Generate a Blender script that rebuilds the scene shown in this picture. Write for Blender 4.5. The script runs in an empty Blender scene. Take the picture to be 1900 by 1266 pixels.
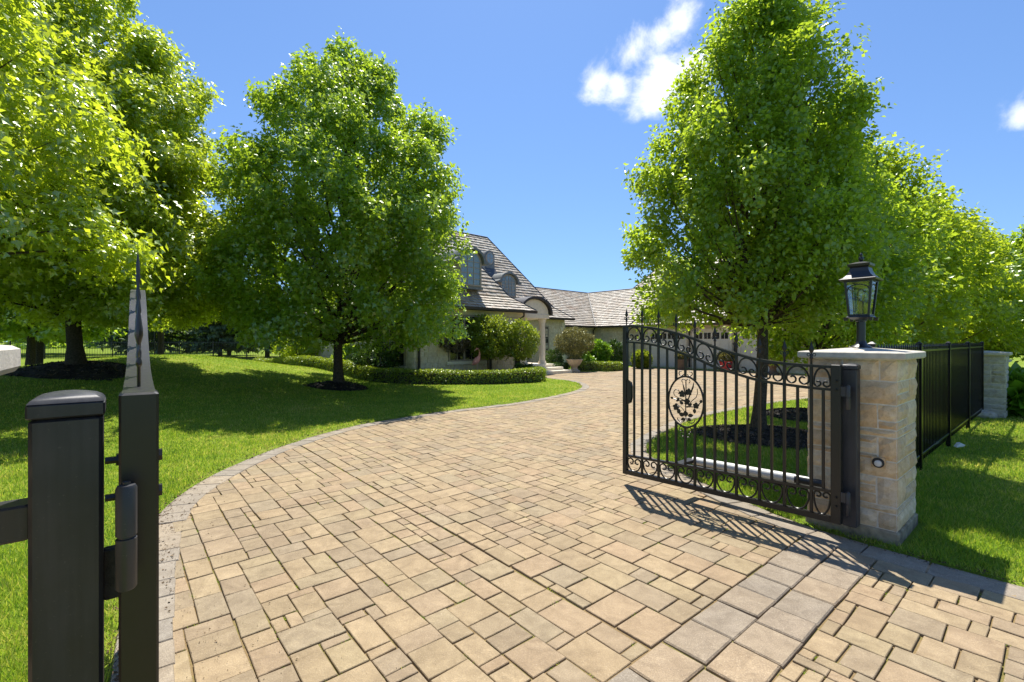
import bpy, bmesh, math, random
import numpy as np
from mathutils import Vector, Matrix
from mathutils.geometry import tessellate_polygon

random.seed(7)
RNG = np.random.default_rng(11)
PI = math.pi
R = math.radians
scene = bpy.context.scene
COL = scene.collection

# ------------------------------------------------------------------ camera
CAM_H = 1.6
F = 868.0 / 1900.0                      # focal length / image width
cam_data = bpy.data.cameras.new('camera')
cam_data.sensor_width = 36.0
cam_data.lens = 36.0 * F
cam_data.clip_start = 0.05
cam_data.clip_end = 3000
cam = bpy.data.objects.new('camera', cam_data)
COL.objects.link(cam)
cam.location = (0, 0, CAM_H)
cam.rotation_euler = (R(90), 0, 0)
scene.camera = cam

# ------------------------------------------------------------------ world / sky
SUN_EL = 65.0
world = bpy.data.worlds.new('World')
scene.world = world
world.use_nodes = True
wn, wl = world.node_tree.nodes, world.node_tree.links
wn.clear()
w_out = wn.new('ShaderNodeOutputWorld')
w_bg = wn.new('ShaderNodeBackground')
w_sky = wn.new('ShaderNodeTexSky')
w_sky.sky_type = 'NISHITA'
w_sky.sun_disc = False
w_sky.sun_elevation = R(SUN_EL)
w_sky.sun_rotation = 0.0
w_sky.altitude = 100
w_sky.air_density = 1.15
w_sky.dust_density = 0.2
w_sky.ozone_density = 2.6
w_bg.inputs['Strength'].default_value = 0.090
w_co = wn.new('ShaderNodeTexCoord')
w_up = wn.new('ShaderNodeVectorMath'); w_up.operation = 'ADD'; w_up.inputs[1].default_value = (0, 0, .10)   # clear dry air: no milky band at the horizon
w_nm = wn.new('ShaderNodeVectorMath'); w_nm.operation = 'NORMALIZE'
wl.new(w_co.outputs['Generated'], w_up.inputs[0]); wl.new(w_up.outputs[0], w_nm.inputs[0]); wl.new(w_nm.outputs[0], w_sky.inputs[0])
w_hs = wn.new('ShaderNodeHueSaturation')
w_hs.inputs['Saturation'].default_value = 1.0
w_hs.inputs['Hue'].default_value = 0.502
w_tint = wn.new('ShaderNodeMix'); w_tint.data_type = 'RGBA'; w_tint.blend_type = 'MULTIPLY'; w_tint.inputs['Factor'].default_value = 1.0
w_tint.inputs['B'].default_value = (.68, .83, .98, 1)
wl.new(w_sky.outputs[0], w_tint.inputs['A']); wl.new(w_tint.outputs['Result'], w_hs.inputs['Color'])
def w_math(op, a, b=None, clamp=False):
    n = wn.new('ShaderNodeMath'); n.operation = op; n.use_clamp = clamp
    for i, v in enumerate((a, b)):
        if v is None: continue
        if isinstance(v, (int, float)): n.inputs[i].default_value = v
        else: wl.new(v, n.inputs[i])
    return n.outputs[0]
# fair weather clouds: soft blobs at a few directions of the sky, frayed by noise
w_noise = wn.new('ShaderNodeTexNoise')
w_noise.inputs['Scale'].default_value = 7.0
w_noise.inputs['Detail'].default_value = 10.0
w_noise.inputs['Roughness'].default_value = 0.62
w_noise.inputs['Distortion'].default_value = 0.35
wl.new(w_co.outputs['Generated'], w_noise.inputs['Vector'])
def px_dir(px, py):
    return Vector(((px - 950) / 868.0, 1.0, (633 - py) / 868.0)).normalized()
cloud_spots = [(px_dir(1175, 95), .06), (px_dir(1215, 150), .075), (px_dir(1105, 148), .05), (px_dir(1150, 160), .045), (px_dir(1265, 45), .045), (px_dir(1225, 70), .04),
               (px_dir(1215, 190), .04), (px_dir(1290, 120), .05), (px_dir(1340, 90), .035), (px_dir(1910, 212), .025), (px_dir(1990, 200), .055),
               (Vector((1.6, -.4, .9)).normalized(), .16), (Vector((-1.4, -.9, .8)).normalized(), .2), (Vector((.5, -1.3, .7)).normalized(), .17),
               (Vector((-1.7, .3, 1.1)).normalized(), .12)]
acc = None
for d, rad in cloud_spots:
    vm = wn.new('ShaderNodeVectorMath'); vm.operation = 'DISTANCE'
    vm.inputs[1].default_value = d
    wl.new(w_co.outputs['Generated'], vm.inputs[0])
    m = w_math('SUBTRACT', 1.0, w_math('DIVIDE', vm.outputs['Value'], rad))
    m = w_math('MAXIMUM', m, -1.0)
    acc = m if acc is None else w_math('MAXIMUM', acc, m)
nz = w_math('MULTIPLY', w_math('SUBTRACT', w_noise.outputs['Fac'], 0.5), 3.6)
cl = w_math('ADD', acc, nz)
ramp = wn.new('ShaderNodeMapRange')
ramp.interpolation_type = 'SMOOTHSTEP'
ramp.inputs['From Min'].default_value = 0.0
ramp.inputs['From Max'].default_value = 1.0
wl.new(cl, ramp.inputs['Value'])
w_mix = wn.new('ShaderNodeMix'); w_mix.data_type = 'RGBA'
wl.new(w_math('MULTIPLY', ramp.outputs[0], 0.9), w_mix.inputs['Factor'])
wl.new(w_hs.outputs['Color'], w_mix.inputs['A'])
w_mix.inputs['B'].default_value = (7.3, 7.5, 7.9, 1)
wl.new(w_mix.outputs['Result'], w_bg.inputs['Color'])
wl.new(w_bg.outputs[0], w_out.inputs[0])

# ------------------------------------------------------------------ sun and exposure
sun_data = bpy.data.lights.new('sun', 'SUN')
sun_data.energy = 4.2
sun_data.angle = R(0.53)
sun_data.color = (1.0, 0.95, 0.86)
sun = bpy.data.objects.new('sun', sun_data)
COL.objects.link(sun)
sun.location = (0, 20, 40)
sun.rotation_euler = (R(-(90 - SUN_EL)), 0, 0)      # light comes from straight ahead (+Y), high up

scene.render.engine = 'CYCLES'
scene.view_settings.view_transform = 'Standard'
scene.view_settings.look = 'None'
scene.view_settings.exposure = 0.98
scene.view_settings.gamma = 1.0
scene.cycles.max_bounces = 8
scene.cycles.diffuse_bounces = 5
scene.cycles.transparent_max_bounces = 12
scene.cycles.transmission_bounces = 6
scene.cycles.use_denoising = True

# ------------------------------------------------------------------ frames
UA = R(40.0)                             # gate line direction against world X
U = Vector((math.cos(UA), math.sin(UA))); V = Vector((-math.sin(UA), math.cos(UA)))
def uv(u, v): return (U.x * u + V.x * v, U.y * u + V.y * v)
def G(px, py, z=0.0):                    # ground point seen at a spot of the photograph
    Y = 868.0 * (CAM_H - z) / (py - 633.0)
    return ((px - 950) / 868.0 * Y, Y)

# ------------------------------------------------------------------ object helpers
def tag(o, label=None, cat=None, group=None, kind=None):
    if label: o['label'] = label
    if cat: o['category'] = cat
    if group: o['group'] = group
    if kind: o['kind'] = kind
    return o
def empty(name, loc=(0, 0, 0), rz=0.0, label=None, cat=None, group=None):
    o = bpy.data.objects.new(name, None)
    o.empty_display_size = 0.1
    COL.objects.link(o)
    o.location = loc; o.rotation_euler = (0, 0, rz)
    return tag(o, label, cat, group)
def link(name, me, mat=None, parent=None):
    o = bpy.data.objects.new(name, me)
    COL.objects.link(o)
    if mat and not me.materials: me.materials.append(mat)
    if parent: o.parent = parent
    return o
def np_mesh(name, verts, faces):
    """verts (n,3), faces (m,k) with one k"""
    verts = np.asarray(verts, dtype=np.float32); faces = np.asarray(faces, dtype=np.int32)
    me = bpy.data.meshes.new(name)
    k = faces.shape[1]; m = len(faces)
    me.vertices.add(len(verts)); me.vertices.foreach_set('co', verts.ravel())
    me.loops.add(m * k); me.loops.foreach_set('vertex_index', faces.ravel())
    me.polygons.add(m)
    me.polygons.foreach_set('loop_start', np.arange(0, m * k, k, dtype=np.int32))
    me.polygons.foreach_set('loop_total', np.full(m, k, dtype=np.int32))
    me.update(calc_edges=True); me.validate()
    return me

class MB:
    """collects shapes that belong to ONE object"""
    def __init__(s): s.v = []; s.f = []
    def add(s, vs, fs):
        b = len(s.v); s.v += [tuple(p) for p in vs]; s.f += [tuple(b + i for i in f) for f in fs]; return s
    def box(s, x0, x1, y0, y1, z0, z1, M=None):
        vs = [(x, y, z) for z in (z0, z1) for y in (y0, y1) for x in (x0, x1)]
        if M: vs = [M @ Vector(p) for p in vs]
        return s.add(vs, [(0, 2, 3, 1), (4, 5, 7, 6), (0, 1, 5, 4), (2, 6, 7, 3), (0, 4, 6, 2), (1, 3, 7, 5)])
    def bbox(s, x0, x1, y0, y1, z0, z1, b=.004):
        """box with bevelled edges on the four long z edges and at both ends"""
        xs = lambda e: [(x0 + e, y0), (x1 - e, y0), (x1, y0 + e), (x1, y1 - e), (x1 - e, y1), (x0 + e, y1), (x0, y1 - e), (x0, y0 + e)]
        vs = []; 
        cx, cy = (x0 + x1) / 2, (y0 + y1) / 2
        for z, sh in ((z0, b), (z0 + b, 0), (z1 - b, 0), (z1, b)):
            for (x, y) in xs(b):
                vs.append((x + (sh if x < cx else -sh), y + (sh if y < cy else -sh), z))
        fs = [tuple(range(7, -1, -1)), tuple(range(24, 32))]
        for k in range(3):
            for i in range(8):
                j = (i + 1) % 8
                fs.append((k * 8 + i, k * 8 + j, k * 8 + 8 + j, k * 8 + 8 + i))
        return s.add(vs, fs)
    def frustum(s, hx0, hy0, z0, hx1, hy1, z1, cx=0, cy=0):
        vs = [(cx + a * hx0, cy + b * hy0, z0) for a, b in ((-1, -1), (1, -1), (1, 1), (-1, 1))] + \
             [(cx + a * hx1, cy + b * hy1, z1) for a, b in ((-1, -1), (1, -1), (1, 1), (-1, 1))]
        return s.add(vs, [(3, 2, 1, 0), (4, 5, 6, 7), (0, 1, 5, 4), (1, 2, 6, 5), (2, 3, 7, 6), (3, 0, 4, 7)])
    def tube(s, path, rad, n=6, cap=True, flat=None):
        P = [Vector(p) for p in path]; m = len(P)
        rr = rad if hasattr(rad, '__len__') else [rad] * m
        up = None; vs = []
        for i, p in enumerate(P):
            t = (P[min(i + 1, m - 1)] - P[max(i - 1, 0)])
            if t.length < 1e-9: t = Vector((0, 0, 1))
            t.normalize()
            if up is None:
                up = Vector((0, 1, 0)) if abs(t.y) < .9 else Vector((1, 0, 0))
            a = up - t * up.dot(t)
            if a.length < 1e-6: a = t.orthogonal()
            a.normalize(); b = t.cross(a); up = a
            for k in range(n):
                th = 2 * PI * (k + .5) / n
                ca, sb = math.cos(th), math.sin(th)
                if flat: ca *= flat
                vs.append(p + (a * ca + b * sb) * rr[i])
        fs = []
        for i in range(m - 1):
            for k in range(n):
                l = (k + 1) % n
                fs.append((i * n + k, i * n + l, (i + 1) * n + l, (i + 1) * n + k))
        if cap:
            fs.append(tuple(range(n - 1, -1, -1))); fs.append(tuple(range((m - 1) * n, m * n)))
        return s.add(vs, fs)
    def lathe(s, prof, n=16, cx=0, cy=0):
        vs = []; 
        for r, z in prof:
            for k in range(n):
                th = 2 * PI * k / n
                vs.append((cx + r * math.cos(th), cy + r * math.sin(th), z))
        fs = []
        for i in range(len(prof) - 1):
            for k in range(n):
                l = (k + 1) % n
                fs.append((i * n + k, i * n + l, (i + 1) * n + l, (i + 1) * n + k))
        fs.append(tuple(range(n - 1, -1, -1))); fs.append(tuple(range((len(prof) - 1) * n, len(prof) * n)))
        return s.add(vs, fs)
    def prism(s, poly, a, b, axis='y'):
        """2-D outline (x,z) pushed from y=a to y=b (axis y) or (x,y) from z=a to z=b"""
        n = len(poly)
        if axis == 'y': vs = [(x, a, z) for x, z in poly] + [(x, b, z) for x, z in poly]
        elif axis == 'x': vs = [(a, x, z) for x, z in poly] + [(b, x, z) for x, z in poly]
        else: vs = [(x, y, a) for x, y in poly] + [(x, y, b) for x, y in poly]
        fs = [tuple(range(n - 1, -1, -1)), tuple(range(n, 2 * n))]
        for i in range(n):
            j = (i + 1) % n
            fs.append((i, j, n + j, n + i))
        return s.add(vs, fs)
    def mesh(s, name, smooth=False, fix=True):
        me = bpy.data.meshes.new(name)
        me.from_pydata(s.v, [], s.f)
        if fix:
            bm = bmesh.new(); bm.from_mesh(me)
            bmesh.ops.recalc_face_normals(bm, faces=bm.faces)
            bm.to_mesh(me); bm.free()
        if smooth:
            me.polygons.foreach_set('use_smooth', [True] * len(me.polygons))
            try: me.set_sharp_from_angle(angle=R(40))
            except Exception: pass
        me.update()
        return me
    def build(s, name, mat, parent=None, smooth=False, fix=True):
        return link(name, s.mesh(name, smooth, fix), mat, parent)

# ------------------------------------------------------------------ materials
def new_mat(name):
    m = bpy.data.materials.new(name); m.use_nodes = True
    nt = m.node_tree; nt.nodes.clear()
    out = nt.nodes.new('ShaderNodeOutputMaterial')
    return m, nt, out
class NT:
    def __init__(s, nt): s.nt = nt
    def n(s, t, **kw):
        x = s.nt.nodes.new(t)
        for k, v in kw.items(): setattr(x, k, v)
        return x
    def l(s, a, b): s.nt.links.new(a, b)
    def setin(s, node, key, v):
        if isinstance(v, (int, float, tuple, list)): node.inputs[key].default_value = v
        else: s.l(v, node.inputs[key])
    def math(s, op, a, b=0.0, clamp=False):
        x = s.n('ShaderNodeMath', operation=op, use_clamp=clamp)
        s.setin(x, 0, a); s.setin(x, 1, b); return x.outputs[0]
    def noise(s, vec, scale, detail=4, rough=.55, dist=0.0):
        x = s.n('ShaderNodeTexNoise')
        x.inputs['Scale'].default_value = scale; x.inputs['Detail'].default_value = detail
        x.inputs['Roughness'].default_value = rough; x.inputs['Distortion'].default_value = dist
        if vec is not None: s.l(vec, x.inputs['Vector'])
        return x.outputs['Fac']
    def ramp(s, fac, stops):
        x = s.n('ShaderNodeValToRGB')
        e = x.color_ramp.elements
        while len(e) > 1: e.remove(e[-1])
        e[0].position = stops[0][0]; e[0].color = (*stops[0][1], 1)
        for p, c in stops[1:]:
            q = e.new(p); q.color = (*c, 1)
        s.l(fac, x.inputs[0]); return x.outputs['Color']
    def mix(s, fac, a, b, blend='MIX'):
        x = s.n('ShaderNodeMix', data_type='RGBA', blend_type=blend)
        s.setin(x, 'Factor', fac)
        for k, v in (('A', a), ('B', b)):
            if isinstance(v, tuple): x.inputs[k].default_value = (*v[:3], 1)
            else: s.l(v, x.inputs[k])
        return x.outputs['Result']
    def bump(s, h, strength=.3, dist=.01):
        x = s.n('ShaderNodeBump')
        x.inputs['Strength'].default_value = strength; x.inputs['Distance'].default_value = dist
        s.l(h, x.inputs['Height']); return x.outputs['Normal']
    def rnd(s):
        """a random number for every loose piece of a mesh and every object"""
        g = s.n('ShaderNodeNewGeometry'); o = s.n('ShaderNodeObjectInfo')
        return s.math('FRACT', s.math('ADD', g.outputs['Random Per Island'], o.outputs['Random']))
    def coord(s, kind='Object'):
        return s.n('ShaderNodeTexCoord').outputs[kind]
    def pos(s):
        return s.n('ShaderNodeNewGeometry').outputs['Position']
    def bsdf(s, out, color, rough=.6, metal=0.0, normal=None, spec=.5):
        b = s.n('ShaderNodeBsdfPrincipled')
        s.setin(b, 'Base Color', (*color, 1) if isinstance(color, tuple) else color)
        s.setin(b, 'Roughness', rough); b.inputs['Metallic'].default_value = metal
        b.inputs['Specular IOR Level'].default_value = spec
        if normal is not None: s.l(normal, b.inputs['Normal'])
        if out is not None: s.l(b.outputs[0], out.inputs[0])
        return b

def sc(c, k): return tuple(x * k for x in c)
def mat_plain(name, color, rough=.6, metal=0.0, var=.12, scale=14.0, bump=.15, bdist=.004, spec=.5):
    m, nt, out = new_mat(name); t = NT(nt)
    p = t.pos()
    a = t.noise(p, scale, 5); b = t.noise(p, scale * 5.3, 3)
    col = t.mix(t.ramp(a, [(.3, (0, 0, 0)), (.7, (1, 1, 1))]), sc(color, 1 - var), sc(color, 1 + var))
    t.bsdf(out, col, t.math('ADD', rough - .08, t.math('MULTIPLY', b, .16)), metal, t.bump(b, bump, bdist), spec)
    return m

def mat_leaf(name, dark, light, trans, tfac=.5, gloss=.07, rough=.35):
    m, nt, out = new_mat(name); t = NT(nt)
    r = t.rnd()
    big = t.noise(t.pos(), .9, 2)
    f = t.math('ADD', t.math('MULTIPLY', r, .6), t.math('MULTIPLY', big, .45), True)
    col = t.mix(f, dark, light)
    tcol = t.mix(f, sc(trans, .75), sc(trans, 1.15))
    d = t.n('ShaderNodeBsdfDiffuse'); t.l(col, d.inputs['Color'])
    tr = t.n('ShaderNodeBsdfTranslucent'); t.l(tcol, tr.inputs['Color'])
    g = t.n('ShaderNodeBsdfGlossy'); g.inputs['Roughness'].default_value = rough * .85; g.inputs['Color'].default_value = (.95, 1, .85, 1)
    m1 = t.n('ShaderNodeMixShader'); m1.inputs[0].default_value = tfac
    t.l(d.outputs[0], m1.inputs[1]); t.l(tr.outputs[0], m1.inputs[2])
    m2 = t.n('ShaderNodeMixShader'); m2.inputs[0].default_value = gloss
    t.l(m1.outputs[0], m2.inputs[1]); t.l(g.outputs[0], m2.inputs[2])
    t.l(m2.outputs[0], out.inputs[0])
    return m

def mat_paver(name, stops, speck=.25):
    m, nt, out = new_mat(name); t = NT(nt)
    p = t.pos(); r = t.rnd()
    base = t.ramp(r, stops)
    mp = t.n('ShaderNodeMapping'); mp.inputs['Scale'].default_value = (1, 1, 1)
    off = t.n('ShaderNodeCombineXYZ'); 
    for i in range(3): t.l(t.math('MULTIPLY', r, 37.0 + 11 * i), off.inputs[i])
    t.l(p, mp.inputs['Vector']); t.l(off.outputs[0], mp.inputs['Location'])
    n1 = t.noise(mp.outputs[0], 9, 6, .62, .6)
    n2 = t.noise(p, 160, 3, .6)
    n3 = t.noise(p, .8, 5, .6)
    col = t.mix(t.ramp(n1, [(.25, (0, 0, 0)), (.75, (1, 1, 1))]), t.mix(1.0, base, (.70, .65, .58), 'MULTIPLY'), t.mix(1.0, base, (1.18, 1.15, 1.08), 'MULTIPLY'))
    col = t.mix(t.math('MULTIPLY', t.ramp(n2, [(.42, (1, 1, 1)), (.56, (0, 0, 0))]), speck), col, (.12, .095, .07))
    col = t.mix(t.math('MULTIPLY', t.ramp(n2, [(.62, (0, 0, 0)), (.7, (1, 1, 1))]), speck * 1.2), col, (.62, .55, .45))
    col = t.mix(t.math('MULTIPLY', t.ramp(n3, [(.42, (0, 0, 0)), (.68, (1, 1, 1))]), .5), col, t.mix(1.0, col, (.78, .76, .75), 'MULTIPLY'))
    n4 = t.noise(p, 5.5, 5, .7, .8); n5 = t.noise(p, 1.7, 6, .7, 1.2)
    col = t.mix(t.math('MULTIPLY', t.ramp(n4, [(.60, (0, 0, 0)), (.70, (1, 1, 1))]), .38), col, t.mix(1.0, col, (.62, .60, .58), 'MULTIPLY'))
    col = t.mix(t.math('MULTIPLY', t.ramp(n5, [(.52, (0, 0, 0)), (.62, (1, 1, 1))]), .30), col, t.mix(1.0, col, (.80, .80, .82), 'MULTIPLY'))
    # shallow cleft ridges
    wv = t.n('ShaderNodeTexWave', wave_type='BANDS'); wv.inputs['Scale'].default_value = 3.2; wv.inputs['Distortion'].default_value = 9; wv.inputs['Detail'].default_value = 4
    t.l(mp.outputs[0], wv.inputs['Vector'])
    h = t.math('ADD', t.math('MULTIPLY', n1, .8), t.math('ADD', t.math('MULTIPLY', wv.outputs['Fac'], .22), t.math('MULTIPLY', n2, .22)))
    t.bsdf(out, col, .82, 0, t.bump(h, .8, .014), .35)
    return m

def mat_glass(name, tint=(.9, .95, 1)):
    m, nt, out = new_mat(name); t = NT(nt)
    tr = t.n('ShaderNodeBsdfTransparent'); tr.inputs['Color'].default_value = (*tint, 1)
    g = t.n('ShaderNodeBsdfGlossy'); g.inputs['Roughness'].default_value = .03
    fr = t.n('ShaderNodeFresnel'); fr.inputs['IOR'].default_value = 1.6
    mx = t.n('ShaderNodeMixShader'); t.l(t.math('ADD', fr.outputs[0], .06), mx.inputs[0])
    t.l(tr.outputs[0], mx.inputs[1]); t.l(g.outputs[0], mx.inputs[2]); t.l(mx.outputs[0], out.inputs[0])
    return m

def mat_stone(name, stops, bump=.6, scale=14, bdist=.02):
    m, nt, out = new_mat(name); t = NT(nt)
    p = t.pos(); r = t.rnd()
    base = t.ramp(r, stops)
    n1 = t.noise(p, scale, 6, .65, .3); n2 = t.noise(p, scale * 7, 4)
    n3 = t.noise(p, 3.2, 3)
    col = t.mix(t.ramp(n1, [(.3, (0, 0, 0)), (.7, (1, 1, 1))]), t.mix(1.0, base, (.76, .70, .62), 'MULTIPLY'), t.mix(1.0, base, (1.12, 1.12, 1.12), 'MULTIPLY'))
    col = t.mix(t.math('MULTIPLY', t.ramp(n3, [(.5, (0, 0, 0)), (.72, (1, 1, 1))]), .45), col, t.mix(1.0, col, (1.05, .86, .62), 'MULTIPLY'))
    col = t.mix(t.math('MULTIPLY', t.ramp(n2, [(.35, (1, 1, 1)), (.48, (0, 0, 0))]), .3), col, t.mix(1.0, col, (.55, .5, .45), 'MULTIPLY'))
    h = t.math('ADD', n1, t.math('MULTIPLY', n2, .35))
    t.bsdf(out, col, .88, 0, t.bump(h, bump, bdist), .3)
    return m

MAT = {}
MAT['iron'] = mat_plain('black_iron', (.0055, .0050, .0047), .40, 0, .25, 30, .1, .001, .55)
MAT['post'] = mat_plain('dark_post_paint', (.021, .021, .0235), .42, 0, .3, 9, .16, .001, .5)
def post_mat():
    m, nt, out = new_mat('weathered_post_paint'); t = NT(nt)
    p = t.pos(); mp = t.n('ShaderNodeMapping'); mp.inputs['Scale'].default_value = (40, 40, 1.6); t.l(p, mp.inputs['Vector'])
    st = t.noise(mp.outputs[0], 1.0, 5, .6); sp = t.noise(p, 220, 3); cl = t.noise(p, 7, 5, .6)
    f = t.math('ADD', t.math('MULTIPLY', st, .6), t.math('MULTIPLY', cl, .5))
    col = t.ramp(f, [(.35, (.015, .016, .019)), (.55, (.027, .028, .033)), (.75, (.048, .048, .052))])
    col = t.mix(t.math('MULTIPLY', t.ramp(sp, [(.66, (0, 0, 0)), (.72, (1, 1, 1))]), .35), col, (.12, .11, .10))
    t.bsdf(out, col, t.math('ADD', .28, t.math('MULTIPLY', f, .32)), 0, t.bump(sp, .1, .001), .5)
    return m
MAT['post'] = post_mat()
MAT['rail_top'] = MAT['iron']
MAT['fence'] = mat_plain('fence_black', (.004, .004, .0045), .22, 0, .2, 30, .05, .001, .5)
MAT['cap'] = mat_plain('limestone_cap', (.50, .46, .39), .85, 0, .14, 22, .35, .004, .3)
MAT['concrete'] = mat_plain('mossy_concrete', (.27, .225, .15), .9, 0, .5, 12, .6, .01, .3)
MAT['mortar'] = mat_plain('mortar', (.70, .64, .52), .95, 0, .15, 30, .5, .006, .2)
MAT['pier_stone'] = mat_stone('pier_limestone', [(0, (.66, .49, .30)), (.25, (.74, .60, .40)), (.5, (.56, .435, .285)), (.75, (.77, .66, .48)), (1, (.64, .475, .285))], .8, 16, .010)
MAT['pier_stone_grey'] = mat_stone('far_pier_limestone', [(0, (.42, .40, .34)), (.5, (.5, .48, .42)), (1, (.38, .36, .31))], .9, 16, .012)
MAT['house_stone'] = mat_stone('house_limestone', [(0, (.70, .635, .50)), (.35, (.76, .69, .56)), (.7, (.64, .58, .46)), (1, (.78, .72, .60))], .5, 9, .012)
MAT['house_trim'] = mat_plain('house_trim', (.74, .67, .54), .8, 0, .08, 8, .2, .004, .3)
MAT['taupe'] = mat_plain('taupe_paint', (.36, .31, .24), .55, 0, .08, 8, .05, .002)
MAT['garage'] = mat_plain('garage_paint', (.68, .64, .55), .6, 0, .06, 8, .05, .002)
MAT['gutter'] = mat_plain('gutter_brown', (.035, .030, .027), .5, 0, .2, 8, .05, .002)
MAT['hipcap'] = mat_plain('hip_flashing', (.045, .05, .055), .45, 0, .2, 8, .05, .002)
MAT['lead'] = mat_plain('lead_flashing', (.16, .17, .165), .5, 0, .15, 8, .08, .003)
MAT['pane_dark'] = mat_plain('window_glass_dark', (.018, .022, .026), .08, 0, .2, 2, 0, .001, .8)
MAT['pane_sky'] = mat_plain('window_glass_curtain', (.20, .27, .31), .07, 0, .15, 2, 0, .001, .8)
MAT['glass'] = mat_glass('lantern_glass')
MAT['lantern'] = mat_plain('lantern_metal', (.007, .009, .012), .36, .0, .3, 40, .25, .001, .6)
MAT['white_tube'] = mat_plain('white_painted_tube', (.62, .61, .57), .5, 0, .1, 30, .1, .001)
MAT['bulb'] = mat_plain('bulb_socket', (.10, .085, .06), .5)
MAT['paver'] = mat_paver('driveway_paver', [(0, (.330, .250, .152)), (.15, (.370, .284, .175)), (.3, (.320, .250, .152)), (.45, (.285, .225, .150)), (.6, (.360, .264, .165)), (.75, (.30, .245, .168)), (.88, (.340, .272, .162)), (1, (.390, .302, .190))])
MAT['band'] = mat_paver('grey_band_paver', [(0, (.33, .265, .19)), (.3, (.275, .24, .195)), (.55, (.365, .28, .185)), (.8, (.265, .235, .195)), (1, (.33, .26, .185))], .35)
MAT['border'] = mat_paver('grey_border_paver', [(0, (.325, .28, .225)), (.35, (.275, .255, .225)), (.6, (.35, .295, .225)), (1, (.30, .275, .24))], .35)
MAT['bark'] = mat_plain('bark', (.085, .068, .052), .95, 0, .45, 26, 1.0, .03, .2)
MAT['bark_pear'] = mat_plain('pear_bark', (.105, .082, .058), .95, 0, .5, 30, 1.0, .02, .2)
MAT['maple'] = mat_leaf('maple_leaf', (.12, .225, .018), (.235, .33, .03), (.70, .82, .04), .56, .10, .38)
MAT['maple2'] = mat_leaf('maple_leaf_deep', (.085, .18, .018), (.165, .275, .027), (.55, .74, .04), .52, .075, .4)
MAT['pear'] = mat_leaf('pear_leaf', (.10, .20, .02), (.19, .295, .03), (.58, .75, .04), .52, .055, .35)
MAT['lime'] = mat_leaf('lime_leaf', (.13, .225, .016), (.24, .33, .027), (.68, .80, .036), .54, .045, .4)
MAT['pine'] = mat_leaf('spruce_needle', (.085, .13, .075), (.16, .215, .12), (.15, .21, .08), .15, .03, .5)
MAT['boxwood'] = mat_leaf('boxwood_leaf', (.125, .195, .015), (.235, .31, .024), (.42, .52, .025), .42, .06, .4)
MAT['shrub_gold'] = mat_leaf('golden_shrub_leaf', (.105, .175, .018), (.225, .30, .03), (.42, .50, .03), .42, .05, .4)
MAT['shrub_brown'] = mat_leaf('bronze_shrub_leaf', (.14, .15, .05), (.27, .25, .10), (.32, .29, .08), .3, .04, .5)
MAT['shrub_bright'] = mat_leaf('bright_shrub_leaf', (.075, .20, .012), (.14, .30, .02), (.32, .52, .02), .42, .05, .4)
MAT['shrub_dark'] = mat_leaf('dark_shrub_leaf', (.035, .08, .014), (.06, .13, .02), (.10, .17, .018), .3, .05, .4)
MAT['twig_bare'] = mat_leaf('bare_twig', (.10, .085, .065), (.2, .17, .13), (.08, .06, .04), .1, .02, .6)
MAT['pink'] = mat_plain('flamingo_pink', (.85, .34, .32), .6, 0, .18, 30, .3, .006)
MAT['pale_pink'] = mat_plain('flamingo_leg', (.60, .40, .31), .6)
MAT['black'] = mat_plain('black_plastic', (.012, .012, .012), .5)
MAT['terracotta'] = mat_plain('urn_stone', (.50, .40, .29), .85, 0, .15, 20, .4, .006)
MAT['brown_pot'] = mat_plain('brown_pot', (.13, .085, .06), .6)
MAT['red_pot'] = mat_plain('red_glazed_pot', (.42, .02, .035), .25, 0, .1, 10, .02)
MAT['paper'] = mat_plain('paper_scrap', (.75, .75, .74), .8)
MAT['soil'] = mat_plain('soil', (.12, .08, .045), .95, 0, .5, 40, .5, .004, .1)
MAT['rust'] = mat_plain('rusty_steel', (.05, .04, .033), .7, 0, .5, 60, .6, .002)

def grass_mat(name, blade):
    m, nt, out = new_mat(name); t = NT(nt)
    p = t.pos()
    a = t.noise(p, .35, 3); b = t.noise(p, 2.6, 4); c = t.noise(p, 60, 3)
    f = t.math('ADD', t.math('MULTIPLY', a, .55), t.math('MULTIPLY', b, .5))
    if blade:
        r = t.rnd()
        f = t.math('ADD', t.math('MULTIPLY', f, .6), t.math('MULTIPLY', r, .4))
        col = t.ramp(f, [(.25, (.105, .20, .020)), (.5, (.175, .275, .026)), (.62, (.26, .325, .036)), (.74, (.44, .40, .14))])
        tcol = t.mix(1.0, col, (2.1, 2.0, 1.3), 'MULTIPLY')
        d = t.n('ShaderNodeBsdfDiffuse'); t.l(col, d.inputs['Color'])
        tr = t.n('ShaderNodeBsdfTranslucent'); t.l(tcol, tr.inputs['Color'])
        g = t.n('ShaderNodeBsdfGlossy'); g.inputs['Roughness'].default_value = .45
        m1 = t.n('ShaderNodeMixShader'); m1.inputs[0].default_value = .5
        t.l(d.outputs[0], m1.inputs[1]); t.l(tr.outputs[0], m1.inputs[2])
        m2 = t.n('ShaderNodeMixShader'); m2.inputs[0].default_value = .03
        t.l(m1.outputs[0], m2.inputs[1]); t.l(g.outputs[0], m2.inputs[2]); t.l(m2.outputs[0], out.inputs[0])
    else:
        f2 = t.math('ADD', f, t.math('MULTIPLY', t.math('SUBTRACT', c, .5), .5))
        col = t.ramp(f2, [(.2, (.095, .165, .016)), (.45, (.15, .225, .02)), (.63, (.21, .265, .03)), (.78, (.36, .32, .12))])
        t.bsdf(out, col, .9, 0, t.bump(c, .9, .03), .1)
    return m
MAT['lawn'] = grass_mat('lawn_ground', False)
MAT['blade'] = grass_mat('grass_blade', True)

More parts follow.
